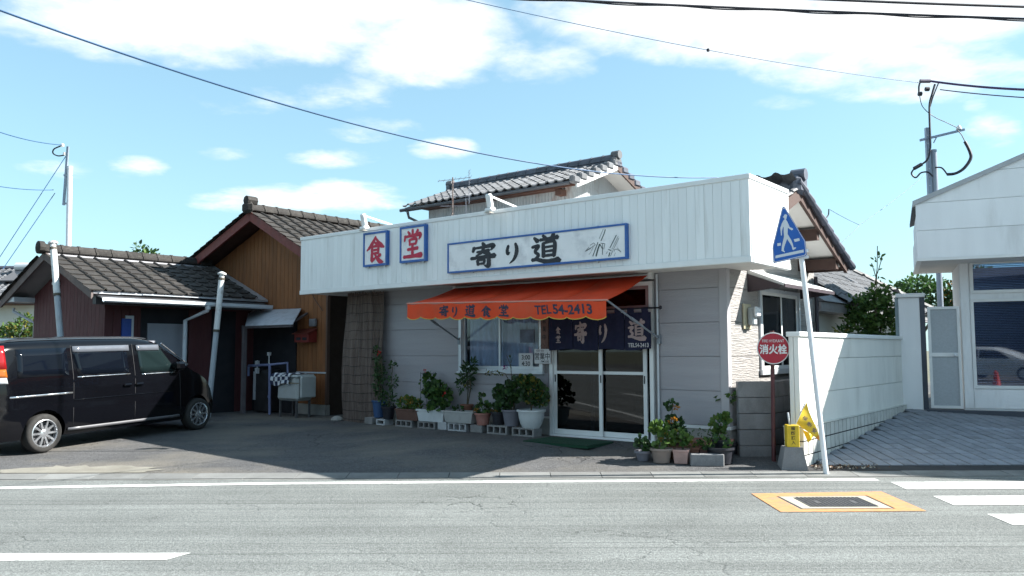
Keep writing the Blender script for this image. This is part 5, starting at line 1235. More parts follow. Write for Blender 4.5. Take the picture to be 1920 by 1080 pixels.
# ---- pedestrian crossing sign
CS = thing('crossing_sign', 'blue pentagon pedestrian crossing sign on a leaning white pole', 'sign', (3.745, 9.86, .0), 0)
b = MB(); P0 = Vector((0, 0, -.1)); P1 = Vector((-.235, 0, 2.72)); b.tube([P0, P1], .031, 14); b.build('pole', mat('white_pole', (.66, .70, .74), .4, .05, 4), CS)
AF = ((.006385982, -2.7757e-05), (-.000187275, -.006450047), (-6.0405939, 5.75216088))
def zp(zx, zy):
    x = 1400 + zx/7.7125; y = 380 + zy/7.7143
    return (x*AF[0][0] + y*AF[1][0] + AF[2][0] - 3.745, x*AF[0][1] + y*AF[1][1] + AF[2][1])
pent = [(575, 30), (600, 50), (893, 540), (914, 735), (895, 760), (440, 864), (425, 850), (410, 640), (415, 610), (552, 50)]
def plate(pts, y0, y1, name, m, par, scale=1.0):
    q = [zp(*p) for p in pts]; cx_ = sum(p[0] for p in q)/len(q); cz_ = sum(p[1] for p in q)/len(q)
    q = [(cx_+(a-cx_)*scale, cz_+(c-cz_)*scale) for a, c in q]
    b = MB()
    if y0 == y1: b.add([(a, y0, c) for a, c in q], [tuple(range(len(q)))])
    else: b.prism(q, y0, y1, lambda a, c, d: (a, d, c))
    return b.build(name, m, par)
sy = -.05
ppl = plate(pent, sy, sy+.012, 'plate', mat('sign_back', (.58, .60, .62), .4, .05, 5), CS)
plate(pent, sy-.001, sy-.001, 'blue_edge', mat('sign_blue', (.012, .10, .40), .4, .06, 4), ppl, .995); plate(pent, sy-.003, sy-.003, 'white_border', wink, ppl, .965); plate(pent, sy-.005, sy-.005, 'blue_face', mat('sign_blue', 0), ppl, .935)
fig = [(555, 190), (572, 180), (578, 158), (598, 148), (625, 160), (618, 182), (614, 208), (604, 228), (622, 250), (645, 300), (660, 335), (710, 360), (708, 378), (685, 382), (640, 352), (632, 350), (630, 440), (660, 490), (685, 530), (705, 580), (718, 635), (755, 632), (752, 648), (712, 672), (700, 660), (690, 615), (655, 560), (622, 510), (605, 560), (590, 600), (578, 640), (575, 680), (592, 695), (585, 705), (540, 682), (545, 620), (560, 550), (578, 470), (572, 400), (572, 330), (560, 345), (548, 400), (546, 458), (533, 462), (528, 400), (522, 350), (545, 285), (565, 245), (585, 225), (580, 205), (572, 195)]
fw = mat('sign_figure_white', (.58, .62, .66), .5, .05, 6)
plate(fig, sy-.007, sy-.007, 'walking_figure', fw, ppl)
for q in ([(478, 575), (530, 565), (532, 605), (480, 615)], [(718, 515), (800, 497), (808, 535), (735, 555)], [(455, 752), (862, 663), (868, 705), (448, 793)]): plate(q, sy-.007, sy-.007, 'crossing_bar', fw, ppl)
for z in (2.60, 2.68): b = MB(); b.box(-.30, -.15, sy+.013, .035, z, z+.035); b.build('clamp', MT['alu'], CS)
# ---- flag box on a concrete foot, with crossing flags
FB = thing('flag_box', 'yellow crossing-flag box standing on a tapered concrete foot', 'box', (3.44, 10.17, .045), rad(-6))
b = MB(); b.add([(-.16, -.13, -.02), (.16, -.13, -.02), (.16, .15, -.02), (-.16, .15, -.02), (-.105, -.10, .265), (.105, -.10, .265), (.105, .11, .265), (-.105, .11, .265)], [(0, 3, 2, 1), (4, 5, 6, 7), (0, 1, 5, 4), (1, 2, 6, 5), (2, 3, 7, 6), (3, 0, 4, 7)]); b.build('concrete_foot', blk, FB)
yel = mat('yellow_plastic', (.62, .43, .02), .5, .08, 6, dirt=(.40, .27, .03), ds=6, damt=.4)
b = MB(); b.cbox(-.075, .075, -.09, .05, .262, .53, .006); bxo = b.build('box', yel, FB)
for i, c in enumerate('横断旗入'): lettering(bxo, c, (0, -.0905, .492-.057*i), (1, 0, 0), (0, 0, 1), .05, .046, MT['blackink'], .015)
b = MB(); b.tube([(-.02, -.02, .5), (-.04, -.02, .68)], .012, 6); b.tube([(.03, -.02, .5), (.16, -.06, .80)], .007, 6); b.build('flag_stick', MT['gutterwhite'], FB)
FLG = thing('crossing_flag', 'bright yellow crossing flag hanging from its stick by the white wall', 'flag', (3.62, 10.14, .35), 0)
def tri(pts, m, name, seed, par, yb=0):
    (ax_, az_), (bx_, bz_), (cx_, cz_) = pts; b = MB()
    b.grid(lambda u, v: (ax_ + (bx_-ax_)*v*(1-u) + (cx_-ax_)*v*u, yb + .018*math.sin(u*7*v+seed) + .012*math.sin(v*6), az_ + (bz_-az_)*v*(1-u) + (cz_-az_)*v*u), 12, 12)
    return b.build(name, m, par, smooth=True)
fl = tri([(.01, .50), (-.13, .245), (.165, .02)], yel, 'flag_cloth', 0, FLG)
tri([(-.03, .16), (.02, .0), (.10, .09)], yel, 'folded_cloth', 2, FLG, .03)
fink = mat('flag_blue_ink', (.05, .06, .16), .7, .3, 30); rink = mat('flag_red_ink', (.5, .05, .02), .7, .3, 30)
for i, c in enumerate('横断安'): lettering(fl, c, (-.03+.055*i, -.034, .305-.075*i), (.8, 0, -.6), (.6, 0, .8), .06, .055, fink, .01)
lettering(fl, '全', (.125, -.034, .075), (.8, 0, -.6), (.6, 0, .8), .05, .05, rink, .01)
# ---------------------------------------------------------------- potted plants and concrete blocks
LF = {'dark': mat('leaf_dark', (.030, .070, .022), .55, .35, 30, trans=.25), 'mid': mat('leaf_mid', (.050, .115, .028), .5, .35, 30, trans=.3),
      'light': mat('leaf_light', (.095, .17, .035), .5, .3, 30, trans=.35), 'yellow': mat('leaf_yellow', (.21, .19, .035), .6, .3, 30, trans=.3),
      'red': mat('petal_red', (.50, .012, .010), .6, .15, 30, trans=.2), 'orange': mat('leaf_orange', (.36, .15, .02), .6, .25, 30, trans=.3),
      'magenta': mat('petal_magenta', (.30, .02, .22), .6, .15, 30, trans=.2), 'stem': mat('stem', (.09, .075, .045), .8, .2, 20), 'soil': mat('soil', (.035, .026, .02), .95, .3, 20)}
POT = {'blue': mat('pot_blue', (.03, .08, .19), .5, .12, 5), 'black': mat('pot_black', (.014, .015, .022), .5, .15, 6), 'brown': mat('pot_brown', (.11, .055, .04), .6, .12, 5),
       'white': mat('pot_white', (.56, .59, .60), .5, .06, 5, dirt=(.3, .29, .27), ds=5, damt=.3), 'greywhite': mat('pot_greywhite', (.36, .36, .35), .7, .12, 5, dirt=(.18, .17, .15), ds=5, damt=.6),
       'pink': mat('pot_terracotta', (.34, .15, .12), .7, .12, 6, dirt=(.4, .3, .27), ds=6, damt=.4), 'grey': mat('pot_grey', (.16, .16, .19), .6, .12, 5), 'clay': mat('pot_clay', (.22, .10, .065), .75, .15, 6),
       'tan': mat('pot_tan', (.24, .19, .165), .7, .12, 6), 'palepink': mat('pot_pale_pink', (.42, .27, .24), .65, .12, 6, dirt=(.2, .15, .13), ds=7, damt=.5)}
def round_pot(t, r, h, m, rim=.012, taper=.72, ribs=0):
    b = MB(); n = 28
    prof = [(0, 0), (r*taper, 0), (r*(taper+1)/2, h*.5), (r*.97, h-.03), (r+rim, h-.028), (r+rim, h), (r-.012, h), (r-.02, h-.04), (0, h-.045)]
    if ribs:
        prof = [(0, 0), (r*.62, 0), (r*.80, h*.22), (r*.93, h*.55), (r*.98, h-.03), (r+rim, h-.028), (r+rim, h), (r-.012, h), (r-.02, h-.04), (0, h-.045)]; n = 48
    b.lathe(prof, n)
    if ribs:
        for i in range(len(b.v)):
            x, y, z = b.v[i]
            if .01 < z < h-.035 and (i % n) % 2 == 0: b.v[i] = (x*.955, y*.955, z)
    o = b.build('pot', m, t, auto=35)
    s_ = MB(); s_.lathe([(0, h-.035), (r-.018, h-.04)], 16); s_.build('soil', LF['soil'], t); return o
def box_pot(t, w, d, h, m, taper=.86, feet=True):
    b = MB(); a, c = w/2, d/2; q = taper
    def ringz(k, z): return [(-a*k, -c*k, z), (a*k, -c*k, z), (a*k, c*k, z), (-a*k, c*k, z)]
    R_ = ringz(q, 0) + ringz((1+q)/2, h*.5) + ringz(.97, h-.03) + ringz(1.03, h-.029) + ringz(1.03, h) + ringz(.94, h) + ringz(.92, h-.04)
    fs = [(0, 3, 2, 1)] + [(4*i+j, 4*i+(j+1) % 4, 4*(i+1)+(j+1) % 4, 4*(i+1)+j) for i in range(6) for j in range(4)] + [(24, 25, 26, 27)]
    b.add(R_, fs); o = b.build('pot', m, t); md = o.modifiers.new('b', 'BEVEL'); md.width = .012; md.segments = 2
    s_ = MB(); s_.add([(-a*.92, -c*.92, h-.035), (a*.92, -c*.92, h-.035), (a*.92, c*.92, h-.035), (-a*.92, c*.92, h-.035)], [(0, 1, 2, 3)]); s_.build('soil', LF['soil'], t); return o
def foliage(t, clumps, seed, mats, size=.05, kind='round', name='foliage', up=.35):
    rg = random.Random(seed); b = MB()
    for (x, y, z, rx, ry, rz_, n) in clumps:
        clump(b, (x, y, z), (rx, ry, rz_), n, size, kind, rg, len(mats), up)
    return b.build(name, [LF[m_] for m_ in mats], t, fix=False)
def stems(t, paths, r=.006):
    b = MB()
    for p in paths: b.tube(p, r, 6)
    return b.build('stem', LF['stem'], t)
def flowers(t, pts, m, seed=1, size=.035, name='flower'):
    rg = random.Random(seed)
    for p in pts:
        b = MB(); clump(b, p, (.022, .022, .018), 12, size, 'oval', rg, 1, .2); b.build(name, LF[m], t, fix=False)
PY = -.30
GZ = .205
def pot_at(x, lab, y=PY, z=.40): return fthing('potted_plant', lab, 'potted plant', x, y, z, 'potted plants along the shop wall')
# concrete blocks carrying the row
cb = mat('grey_block', (.23, .225, .22), .92, .14, 5, bump=.003, bs=80, dirt=(.10, .10, .095), ds=3, damt=.55); cbw = mat('pale_block', (.42, .43, .44), .85, .1, 5, dirt=(.2, .2, .2), ds=3, damt=.5)
def cblock(x, w, lab, m, holes=3, y=PY-.02, h=.115, z=GZ):
    t = fthing('concrete_block', lab, 'block', x, y, z, 'concrete blocks under the pots')
    if not holes: b = MB(); b.cbox(-w/2, w/2, -.10, .10, 0, h, .008); b.build('body', m, t); return
    b = MB(); b.box(-w/2, w/2, -.10, .10, 0, .022); b.box(-w/2, w/2, -.10, .10, h-.022, h)
    hw_ = (w-.03)/holes
    for k in range(holes+1): xx = -w/2 + .0 + (w-.03)*k/holes; b.box(xx, xx+.03, -.0995, .0995, .022, h-.022)
    b.box(-w/2+.03, w/2-.03, .04, .06, .022, h-.022); b.build('body', m, t)
cblock(-6.60, .20, 'grey solid block under the blue pot by the reed screen', cb, 0)
cblock(-6.28, .22, 'pale block with two slots under the black pot', cbw, 1, h=.10)
cblock(-5.70, .40, 'grey hollow block under the brown planter', cb, 3)
cblock(-5.16, .40, 'grey hollow block under the white planter', cb, 3)
cblock(-4.80, .20, 'pale small block between the white and the stone-grey planter', cbw, 0, h=.13)
cblock(-4.47, .40, 'whitish hollow block with round holes under the stone-grey planter', cbw, 3, h=.13)
cblock(-4.06, .24, 'grey solid block under the terracotta pot', cb, 0, h=.12)
cblock(-3.63, .40, 'grey hollow block under the black and the grey pot', cb, 3, h=.135)
cblock(-3.12, .42, 'grey hollow block under the ribbed white pot', cb, 3, h=.125)
# the row, from the reed screen to the door
t = pot_at(-6.50, 'tall climbing plant with a red bloom in a blue pot by the reed screen', -.25, .32); round_pot(t, .125, .30, POT['blue'])
rg = random.Random(8); zz = [(.02*math.sin(k), .0, .28+k*.10) for k in range(10)]; stems(t, [zz, [(.04, 0, .28), (.09, -.02, .7), (.06, 0, 1.05)]], .007)
foliage(t, [(p[0]+rg.uniform(-.05, .05), rg.uniform(-.05, .03), p[2], .08, .07, .09, 26) for p in zz[1:]] + [(.06, -.02, .75, .12, .1, .15, 70)], 3, ['dark', 'mid', 'dark'], .06, 'oval'); flowers(t, [(.06, -.08, 1.15)], 'red', 2, .04)
t = pot_at(-6.20, 'spreading dark leafy plant in a black pot next to the blue pot', -.30, .305); round_pot(t, .12, .22, POT['black']); stems(t, [[(0, 0, .2), (.0, 0, .45)], [(.02, 0, .2), (.12, -.02, .95)]])
foliage(t, [(0, 0, .34, .17, .14, .16, 150), (.12, -.02, .93, .07, .07, .06, 40), (.10, 0, .66, .09, .08, .13, 70)], 4, ['dark', 'mid', 'dark'], .055, 'oval')
t = pot_at(-5.62, 'low yellow-green plants in a brown plastic planter box', -.32, .32); box_pot(t, .56, .22, .19, POT['brown'])
foliage(t, [(-.15, 0, .27, .16, .12, .10, 110), (.12, -.02, .26, .16, .12, .09, 100), (-.02, 0, .33, .1, .1, .08, 40)], 5, ['light', 'mid', 'yellow', 'light'], .05, 'round'); flowers(t, [(-.05, -.1, .36), (.12, -.1, .30), (-.17, -.08, .33)], 'orange', 3, .02)
t = pot_at(-5.06, 'big bushy geranium spilling over a white planter box', -.32, .325); box_pot(t, .64, .23, .20, POT['white'])
foliage(t, [(-.05, .04, .50, .20, .15, .17, 190), (.14, .02, .42, .20, .15, .16, 170), (-.18, .06, .70, .10, .1, .10, 60), (.1, -.06, .26, .18, .1, .08, 90)], 6, ['mid', 'dark', 'mid', 'light'], .065, 'round'); flowers(t, [(.27, -.05, .44)], 'red', 4, .04)
t = fthing('plant_trellis', 'thin wire trellis with a yellowing climber among the planters', 'trellis', -5.42, -.14, .33)
b = MB()
for x in (-.15, 0, .15): b.tube([(x, 0, 0), (x, 0, .80)], .005, 5)
for z in (.25, .50, .78): b.tube([(-.15, 0, z), (.15, 0, z)], .005, 5)
b.build('frame', MT['iron'], t); foliage(t, [(-.12, -.02, .55, .05, .04, .25, 26)], 9, ['yellow', 'light', 'mid'], .05, 'oval', 'climber'); flowers(t, [(-.02, -.02, .82)], 'red', 6, .04)
t = pot_at(-4.42, 'nearly bare stone-grey planter box on whitish blocks', -.34, .34); box_pot(t, .64, .24, .19, POT['greywhite'])
foliage(t, [(-.08, 0, .22, .12, .08, .05, 40)], 10, ['mid', 'dark'], .04, 'round')
t = pot_at(-4.50, 'slender stemmed shrub with long leaves in a clay pot under the window', -.14, .46); round_pot(t, .10, .16, POT['clay']); stems(t, [[(0, 0, .12), (.03, 0, .4), (.0, 0, .62)], [(.02, 0, .15), (.10, -.02, .42), (.06, 0, .60)]], .01)
foliage(t, [(0, 0, .62, .12, .12, .16, 110), (.10, -.02, .80, .12, .1, .07, 50), (-.08, -.02, .48, .10, .08, .08, 40)], 11, ['dark', 'mid', 'dark'], .10, 'long', up=.1); flowers(t, [(.04, -.12, .48)], 'yellow', 7, .04)
t = pot_at(-3.98, 'small plant with orange blooms in a terracotta pot', -.34, .325); round_pot(t, .125, .19, POT['pink']); stems(t, [[(0, 0, .16), (-.03, 0, .42)]])
foliage(t, [(0, 0, .26, .15, .12, .10, 110), (-.04, 0, .44, .05, .04, .05, 18)], 12, ['mid', 'dark', 'light'], .05, 'round'); flowers(t, [(-.04, -.12, .24)], 'orange', 8, .035)
t = pot_at(-3.70, 'low dark plant in a black pot beside the terracotta pot', -.28, .34); round_pot(t, .12, .20, POT['black']); foliage(t, [(0, 0, .27, .13, .12, .10, 90)], 13, ['dark', 'mid'], .05, 'round'); flowers(t, [(-.06, -.1, .22), (.05, -.11, .24)], 'orange', 9, .025)
t = pot_at(-3.42, 'broad geranium bush in a grey pot below the window edge', -.30, .34); round_pot(t, .155, .25, POT['grey']); stems(t, [[(0, 0, .2), (-.05, 0, .5)], [(.02, 0, .2), (.08, 0, .6)]], .012)
foliage(t, [(-.12, 0, .46, .20, .16, .17, 210), (.08, 0, .56, .18, .15, .15, 150), (-.16, -.02, .30, .13, .1, .08, 60)], 14, ['dark', 'mid', 'dark'], .068, 'round')
br_ = [(.0, .0, .62), (-.12, -.02, .80), (-.30, -.04, .84), (-.50, -.06, .80)]; stems(t, [br_, [(0, 0, .62), (-.02, 0, .92), (-.10, 0, 1.08)]], .006)
foliage(t, [(-.2-.07*k, -.04, .80, .025, .03, .03, 7) for k in range(5)] + [(-.06, 0, .98, .05, .04, .09, 14)], 15, ['dark', 'yellow', 'dark'], .05, 'oval', 'branch_leaves'); flowers(t, [(-.10, -.03, .90)], 'magenta', 10, .04)
t = pot_at(-3.03, 'large bushy plant in a ribbed white bowl pot next to the door', -.32, .33); round_pot(t, .205, .275, POT['white'], .018, .62, 1); stems(t, [[(0, 0, .2), (0, 0, .6)]], .014)
foliage(t, [(0, 0, .55, .22, .18, .20, 260), (.12, 0, .44, .17, .15, .12, 120), (-.10, 0, .68, .16, .14, .10, 110)], 16, ['dark', 'mid', 'dark', 'yellow'], .06, 'round')
# group at the front corner, in the sun
def pot_w(X, Y, lab, z=None): return thing('potted_plant', lab, 'potted plant', (X, Y, lot_z(X, Y) if z is None else z), rad(-20), 'potted plants at the shop corner')
t = pot_w(1.67, 10.56, 'dim leafy plant in a small grey bowl pot nearest the door sill'); round_pot(t, .10, .125, POT['grey']); foliage(t, [(0, 0, .20, .10, .08, .07, 45), (.05, -.03, .14, .07, .06, .05, 25), (-.02, 0, .28, .05, .05, .03, 12)], 20, ['dark', 'mid'], .05, 'round')
t = pot_w(1.885, 10.46, 'sunlit geranium in a ribbed tan pot among the corner plants'); round_pot(t, .135, .18, POT['tan'], .014, .75)
stems(t, [[(0, 0, .15), (.02, 0, .4)], [(.03, 0, .15), (.1, -.02, .32)]], .008); foliage(t, [(-.02, 0, .42, .12, .1, .08, 110), (.09, -.03, .31, .09, .08, .08, 75), (-.02, -.08, .21, .06, .05, .04, 25)], 21, ['light', 'mid', 'light', 'light'], .055, 'round'); flowers(t, [(.08, -.1, .36), (.02, -.11, .30)], 'orange', 11, .02)
t = pot_w(2.13, 10.42, 'leggy sunlit geranium in a pale pink square pot'); box_pot(t, .19, .19, .175, POT['palepink'], .84)
stems(t, [[(.02, 0, .15), (.0, 0, .26), (-.05, 0, .36)], [(.02, 0, .15), (.04, 0, .3)]], .008); foliage(t, [(-.03, 0, .37, .05, .05, .04, 30), (.05, -.02, .31, .06, .05, .05, 45), (.0, 0, .26, .06, .05, .04, 20)], 22, ['light', 'mid', 'light'], .05, 'round'); flowers(t, [(-.06, -.04, .40)], 'yellow', 12, .03)
t = pot_w(2.20, 10.62, 'low red-brown planter box with small bright leaves behind the pink pot'); box_pot(t, .42, .18, .16, POT['clay']); foliage(t, [(.06, -.03, .19, .14, .06, .04, 50), (-.14, 0, .18, .06, .05, .04, 20)], 23, ['light', 'mid', 'yellow'], .035, 'round')
t = thing('concrete_block', 'long low grey concrete block on the ground before the corner plants', 'block', (2.42, 10.30, lot_z(2.42, 10.3)-.01), rad(-4)); b = MB(); b.cbox(-.205, .205, -.06, .06, 0, .155, .01); b.build('body', blk, t)
t = pot_w(2.55, 10.76, 'long white-rimmed planter box of mixed herbs by the corner post', .12); box_pot(t, .62, .24, .22, POT['pink']); foliage(t, [(-.2, 0, .27, .05, .05, .05, 16), (-.08, 0, .28, .05, .05, .06, 18), (.05, 0, .30, .08, .06, .08, 40), (.16, -.05, .26, .12, .07, .06, 50)], 24, ['mid', 'light', 'dark'], .035, 'oval')
t = pot_w(2.68, 10.60, 'bright bushy plant in a dark pot against the corner'); round_pot(t, .11, .25, POT['black']); stems(t, [[(0, 0, .2), (0, 0, .45)]], .01); foliage(t, [(0, 0, .46, .11, .1, .10, 110), (-.03, -.03, .34, .08, .07, .07, 45), (.05, 0, .54, .06, .05, .04, 24)], 25, ['light', 'mid', 'light'], .05, 'round')
t = pot_w(2.62, 10.42, 'trailing plant in a wide black pot beside the block wall'); round_pot(t, .17, .20, POT['black'], .014, .85); foliage(t, [(-.15, -.06, .25, .13, .08, .06, 60), (.12, -.05, .22, .05, .05, .05, 18)], 26, ['light', 'mid', 'dark'], .05, 'round')
t = pot_w(2.12, 10.88, 'tall shaded plant with orange leaves in a brown pot by the wall', .12); round_pot(t, .11, .20, POT['brown']); stems(t, [[(0, 0, .15), (-.02, 0, .45), (0, 0, .68)]], .007)
foliage(t, [(0, 0, .42, .14, .11, .09, 90), (-.02, 0, .66, .07, .06, .05, 30), (.08, 0, .34, .1, .08, .06, 40)], 27, ['dark', 'mid', 'dark'], .05, 'round'); flowers(t, [(-.02, -.1, .44), (.03, -.09, .46), (.04, -.03, .62)], 'orange', 13, .045, 'orange_leaf')
t = pot_w(2.92, 10.93, 'slender glossy-leaved sapling beside the block wall', .10); round_pot(t, .09, .18, POT['black']); stems(t, [[(0, 0, .15), (.0, -.02, .5), (-.05, -.04, .72)]], .009)
foliage(t, [(-.06, -.05, .76, .10, .08, .09, 46)], 28, ['mid', 'light', 'dark'], .085, 'oval', up=.1)
# ---------------------------------------------------------------- neighbours, trees, poles, wires
def tree(name, lab, loc, trunk_h, clumps, seed, mats, size, kind='oval', r=.06, cat='tree', extra=None):
    t = thing(name, lab, cat, loc); rg = random.Random(seed); b = MB()
    top = Vector((rg.uniform(-.1, .1), rg.uniform(-.1, .1), trunk_h)); b.tube([(0, 0, -.1), top*.5 + Vector((.04, 0, 0)), top], [r, r*.8, r*.6], 8)
    for c in clumps:
        p = Vector(c[:3]); q = top.lerp(p, .5) + Vector((0, 0, .1)); b.tube([top*.8, q, p], [r*.45, r*.3, r*.1], 6)
    if extra:
        for pth in extra: b.tube(pth, .008, 5)
    b.build('trunk', LF['stem'], t, smooth=True)
    b = MB()
    for (x, y, z, rx, ry, rz_, n) in clumps: clump(b, (x, y, z), (rx, ry, rz_), n, size, kind, rg, len(mats), .15, .3)
    b.build('crown', [LF[m_] for m_ in mats], t, fix=False); return t
p = FW(.30, 5.75, .0)
sp = [[(.05, 0, 2.6), (.12, 0, 3.0), (.14, 0, 3.42)], [(.1, 0, 2.8), (.02, 0, 3.1)], [(.12, 0, 2.9), (.22, 0, 3.2)]]
tree('garden_tree', 'glossy dark green tree behind the white boundary wall', p, 1.5,
     [(0, 0, 2.15, .42, .38, .40, 560), (-.26, -.05, 1.9, .34, .3, .34, 400), (.26, .05, 1.85, .36, .3, .4, 430), (.12, 0, 2.48, .24, .22, .2, 170), (-.30, 0, 2.30, .24, .2, .22, 150), (0, 0, 1.45, .45, .35, .35, 420), (.34, 0, 2.3, .2, .2, .2, 120), (.12, 0, 3.0, .10, .08, .30, 16)], 41, ['mid', 'light', 'light', 'light', 'mid'], .10, 'oval', .05, 'tree', sp)
p = FW(-.05, 4.6, .0)
tree('garden_shrub', 'low sparse shrub in the gap beyond the shop side wall', p, 1.0, [(0, 0, 1.5, .28, .25, .22, 190), (.15, 0, 1.75, .15, .12, .18, 50)], 42, ['mid', 'yellow', 'dark'], .08, 'oval', .02, 'shrub')
tree('distant_tree', 'grey-green tree behind the neighbouring tiled roof', (14.7, 29.5, 0), 2.2, [(-.5, 0, 3.2, .9, .8, .75, 700), (.5, 0, 3.35, .8, .8, .75, 650), (0, 0, 3.7, .7, .6, .5, 380), (1.2, 0, 2.9, .8, .7, .8, 500)], 43, ['mid', 'dark', 'mid'], .16, 'oval', .14)
tree('distant_tree', 'autumn-tinged tree behind the utility pole', (16.3, 29.0, 0), 2.2, [(0, 0, 3.3, .85, .8, .9, 700), (.3, 0, 4.0, .6, .6, .5, 360), (-.4, 0, 2.6, .8, .7, .7, 480), (.8, 0, 3.0, .7, .7, .9, 480)], 44, ['mid', 'orange', 'dark', 'yellow'], .15, 'oval', .14)
tree('distant_tree', 'small dark tree top rising behind the red house roof', (-14.1, 30.5, 0), 3.6, [(0, 0, 4.7, .75, .6, .45, 480), (-.6, 0, 4.85, .3, .3, .4, 130), (.5, 0, 4.95, .35, .3, .45, 160), (.1, 0, 5.25, .25, .2, .35, 90), (.85, 0, 4.8, .3, .3, .4, 120)], 45, ['dark', 'mid', 'dark', 'light'], .17, 'oval', .12)
tree('garden_bush', 'bright yellow-green bush beyond the van roof', (-18.0, 30.0, 0), 1.5, [(0, 0, 2.35, .55, .45, .34, 420), (-.5, 0, 2.15, .5, .4, .34, 340), (.45, 0, 2.1, .4, .35, .3, 260), (.0, 0, 1.6, .9, .6, .6, 520), (.1, 0, 2.75, .25, .2, .18, 80)], 46, ['light', 'light', 'yellow', 'mid'], .13, 'oval', .06, 'bush')
# neighbour house on the right: hipped, silver pantiles
NH = fthing('hipped_tile_house', 'neighbouring house with pale silver pantile hip roof', 'house', 0, 8, 0)
EA = Vector((0, -4.0, 2.33)); EB = Vector((0, 4.6, 2.33)); TA = Vector((-1.65, -4.0, 3.47)); TB = Vector((-1.65, 2.55, 3.47)); EC = Vector((-3.3, 4.6, 2.33)); ED = Vector((-3.3, -4.0, 2.33))
b = MB(); b.add([EA, EB, TB, TA, EC, ED], [(0, 1, 2, 3), (1, 4, 2), (4, 5, 3, 2), (0, 3, 5)]); nr_ = b.build('roof', MT['kawara'], NH)
vd = (TA-EA).normalized(); rows = int((TA-EA).length/.25)
tmn = tile_mesh('pan', .30, .30, MT['kawara'])
tile_roof(nr_, tmn, EA, (0, 1, 0), vd, 28, rows, .30, .25, 51, skip=lambda c, r: c*.30 + .3 > 8.6 - r*.25*(2.05/2.0) or c < 4)
ve = (TB - (EB+EC)/2); ve.normalize()
tile_roof(nr_, tmn, EB, (-1, 0, 0), ve, 11, 8, .30, .25, 52, skip=lambda c, r: abs(c*.3+.15-1.65) > 1.65 - r*.25*.72)
b = MB(); b.tube([TB+Vector((0, 0, .08)), EB+Vector((.05, .05, .09))], .09, 8); b.tube([TB+Vector((0, 0, .12)), TA+Vector((0, 0, .12))], .12, 8); b.tube([TB+Vector((0, 0, .08)), EC+Vector((0, .05, .09))], .09, 8); b.build('ridge', MT['kawara'], nr_)
b = MB(); b.box(-3.0, -.45, -3.9, 4.2, 0, 2.30); b.build('wall', mat('pale_render', (.60, .60, .58), .85, .06, 2), NH)
b = MB(); b.box(-.10, -.06, -4.0, 4.62, 2.20, 2.315); b.box(-.45, -.07, -4.0, 4.6, 2.16, 2.20); b.build('eave_board', mat('grey_eave', (.20, .20, .21), .7, .1, 4), NH)
for y in (-2.6, -.2, 2.2):
    b = MB(); b.box(-.449, -.42, y, y+1.5, .9, 1.75); w_ = b.build('window', MT['alu'], NH); b = MB(); b.box(-.419, -.415, y+.06, y+1.44, .96, 1.69); b.build('pane', MT['glassdark'], w_)
# neighbour house on the left edge with solar water heater
LH = thing('far_grey_roof_house', 'pale house with grey tiled roof at the frame edge past the red house', 'house', (-24.5, 40, 0), 0)
LS = .5; LE = math.hypot(1, LS)
b = MB(); b.box(-3.0, 2.0, -1.5, 4.4, 0, 3.95); b.build('wall', mat('pale_render', 0), LH)
b = MB(); b.prism([(-2.2, 3.9), (1.4, 5.7), (5.0, 3.9), (5.0, 3.82), (1.4, 5.62), (-2.2, 3.82)], -3.4, 2.4, lambda a, c, d: (d, a, c)); lr = b.build('roof', MT['kawara'], LH)
tile_roof(lr, tmn, (-3.4, -2.25, 3.9), (1, 0, 0), (0, 1/LE, LS/LE), 19, 15, .30, .265, 53)
b = MB(); b.tube([(-3.4, 1.4, 5.78), (2.4, 1.4, 5.78)], .11, 8); b.build('ridge', MT['kawara_dark'], lr)
b = MB(); b.box(-3.4, 2.4, -2.22, -2.12, 3.66, 3.84); b.tube([(-3.4, -2.3, 3.76), (2.4, -2.3, 3.76)], .07, 8); b.build('gutter_pipe', mat('brown_gutter', (.10, .055, .045), .6, .1, 4), LH)
for x in (-2.2, -.2):
    b = MB(); b.box(x, x+1.3, -1.54, -1.501, 1.2, 2.5); w_ = b.build('window', MT['alu'], LH); b = MB(); b.box(x+.07, x+1.23, -1.546, -1.541, 1.27, 2.43); b.build('pane', MT['glassdark'], w_)
SH = thing('solar_water_heater', 'silver solar water heater tank and panel on the far grey roof', 'solar heater', (-24.1, 40.55, 5.36), 0)
Mr = Matrix.Rotation(math.atan(LS), 4, 'X')
b = MB(); b.cbox(-.72, .72, -1.25, .10, .10, .18, .01, 0, Mr); b.build('collector', mat('dark_glass_collector', (.03, .035, .045), .15, .1, 3, spec=.7), SH)
b = MB(); b.tube([Mr @ Vector((-.75, .34, .26)), Mr @ Vector((.75, .34, .26))], .23, 18); b.build('tank', mat('silver_tank', (.55, .58, .60), .35, .06, 4, metal=.3), SH)
b = MB(); b.lathe([(0, .02), (.20, .0), (.22, -.02)], 20, M=Matrix.Translation(Mr @ Vector((.10, .13, .20))) @ Matrix.Rotation(rad(75), 4, 'X') @ Matrix.Diagonal((1.1, .45, 1, 1))); b.build('badge', MT['white2'], SH)
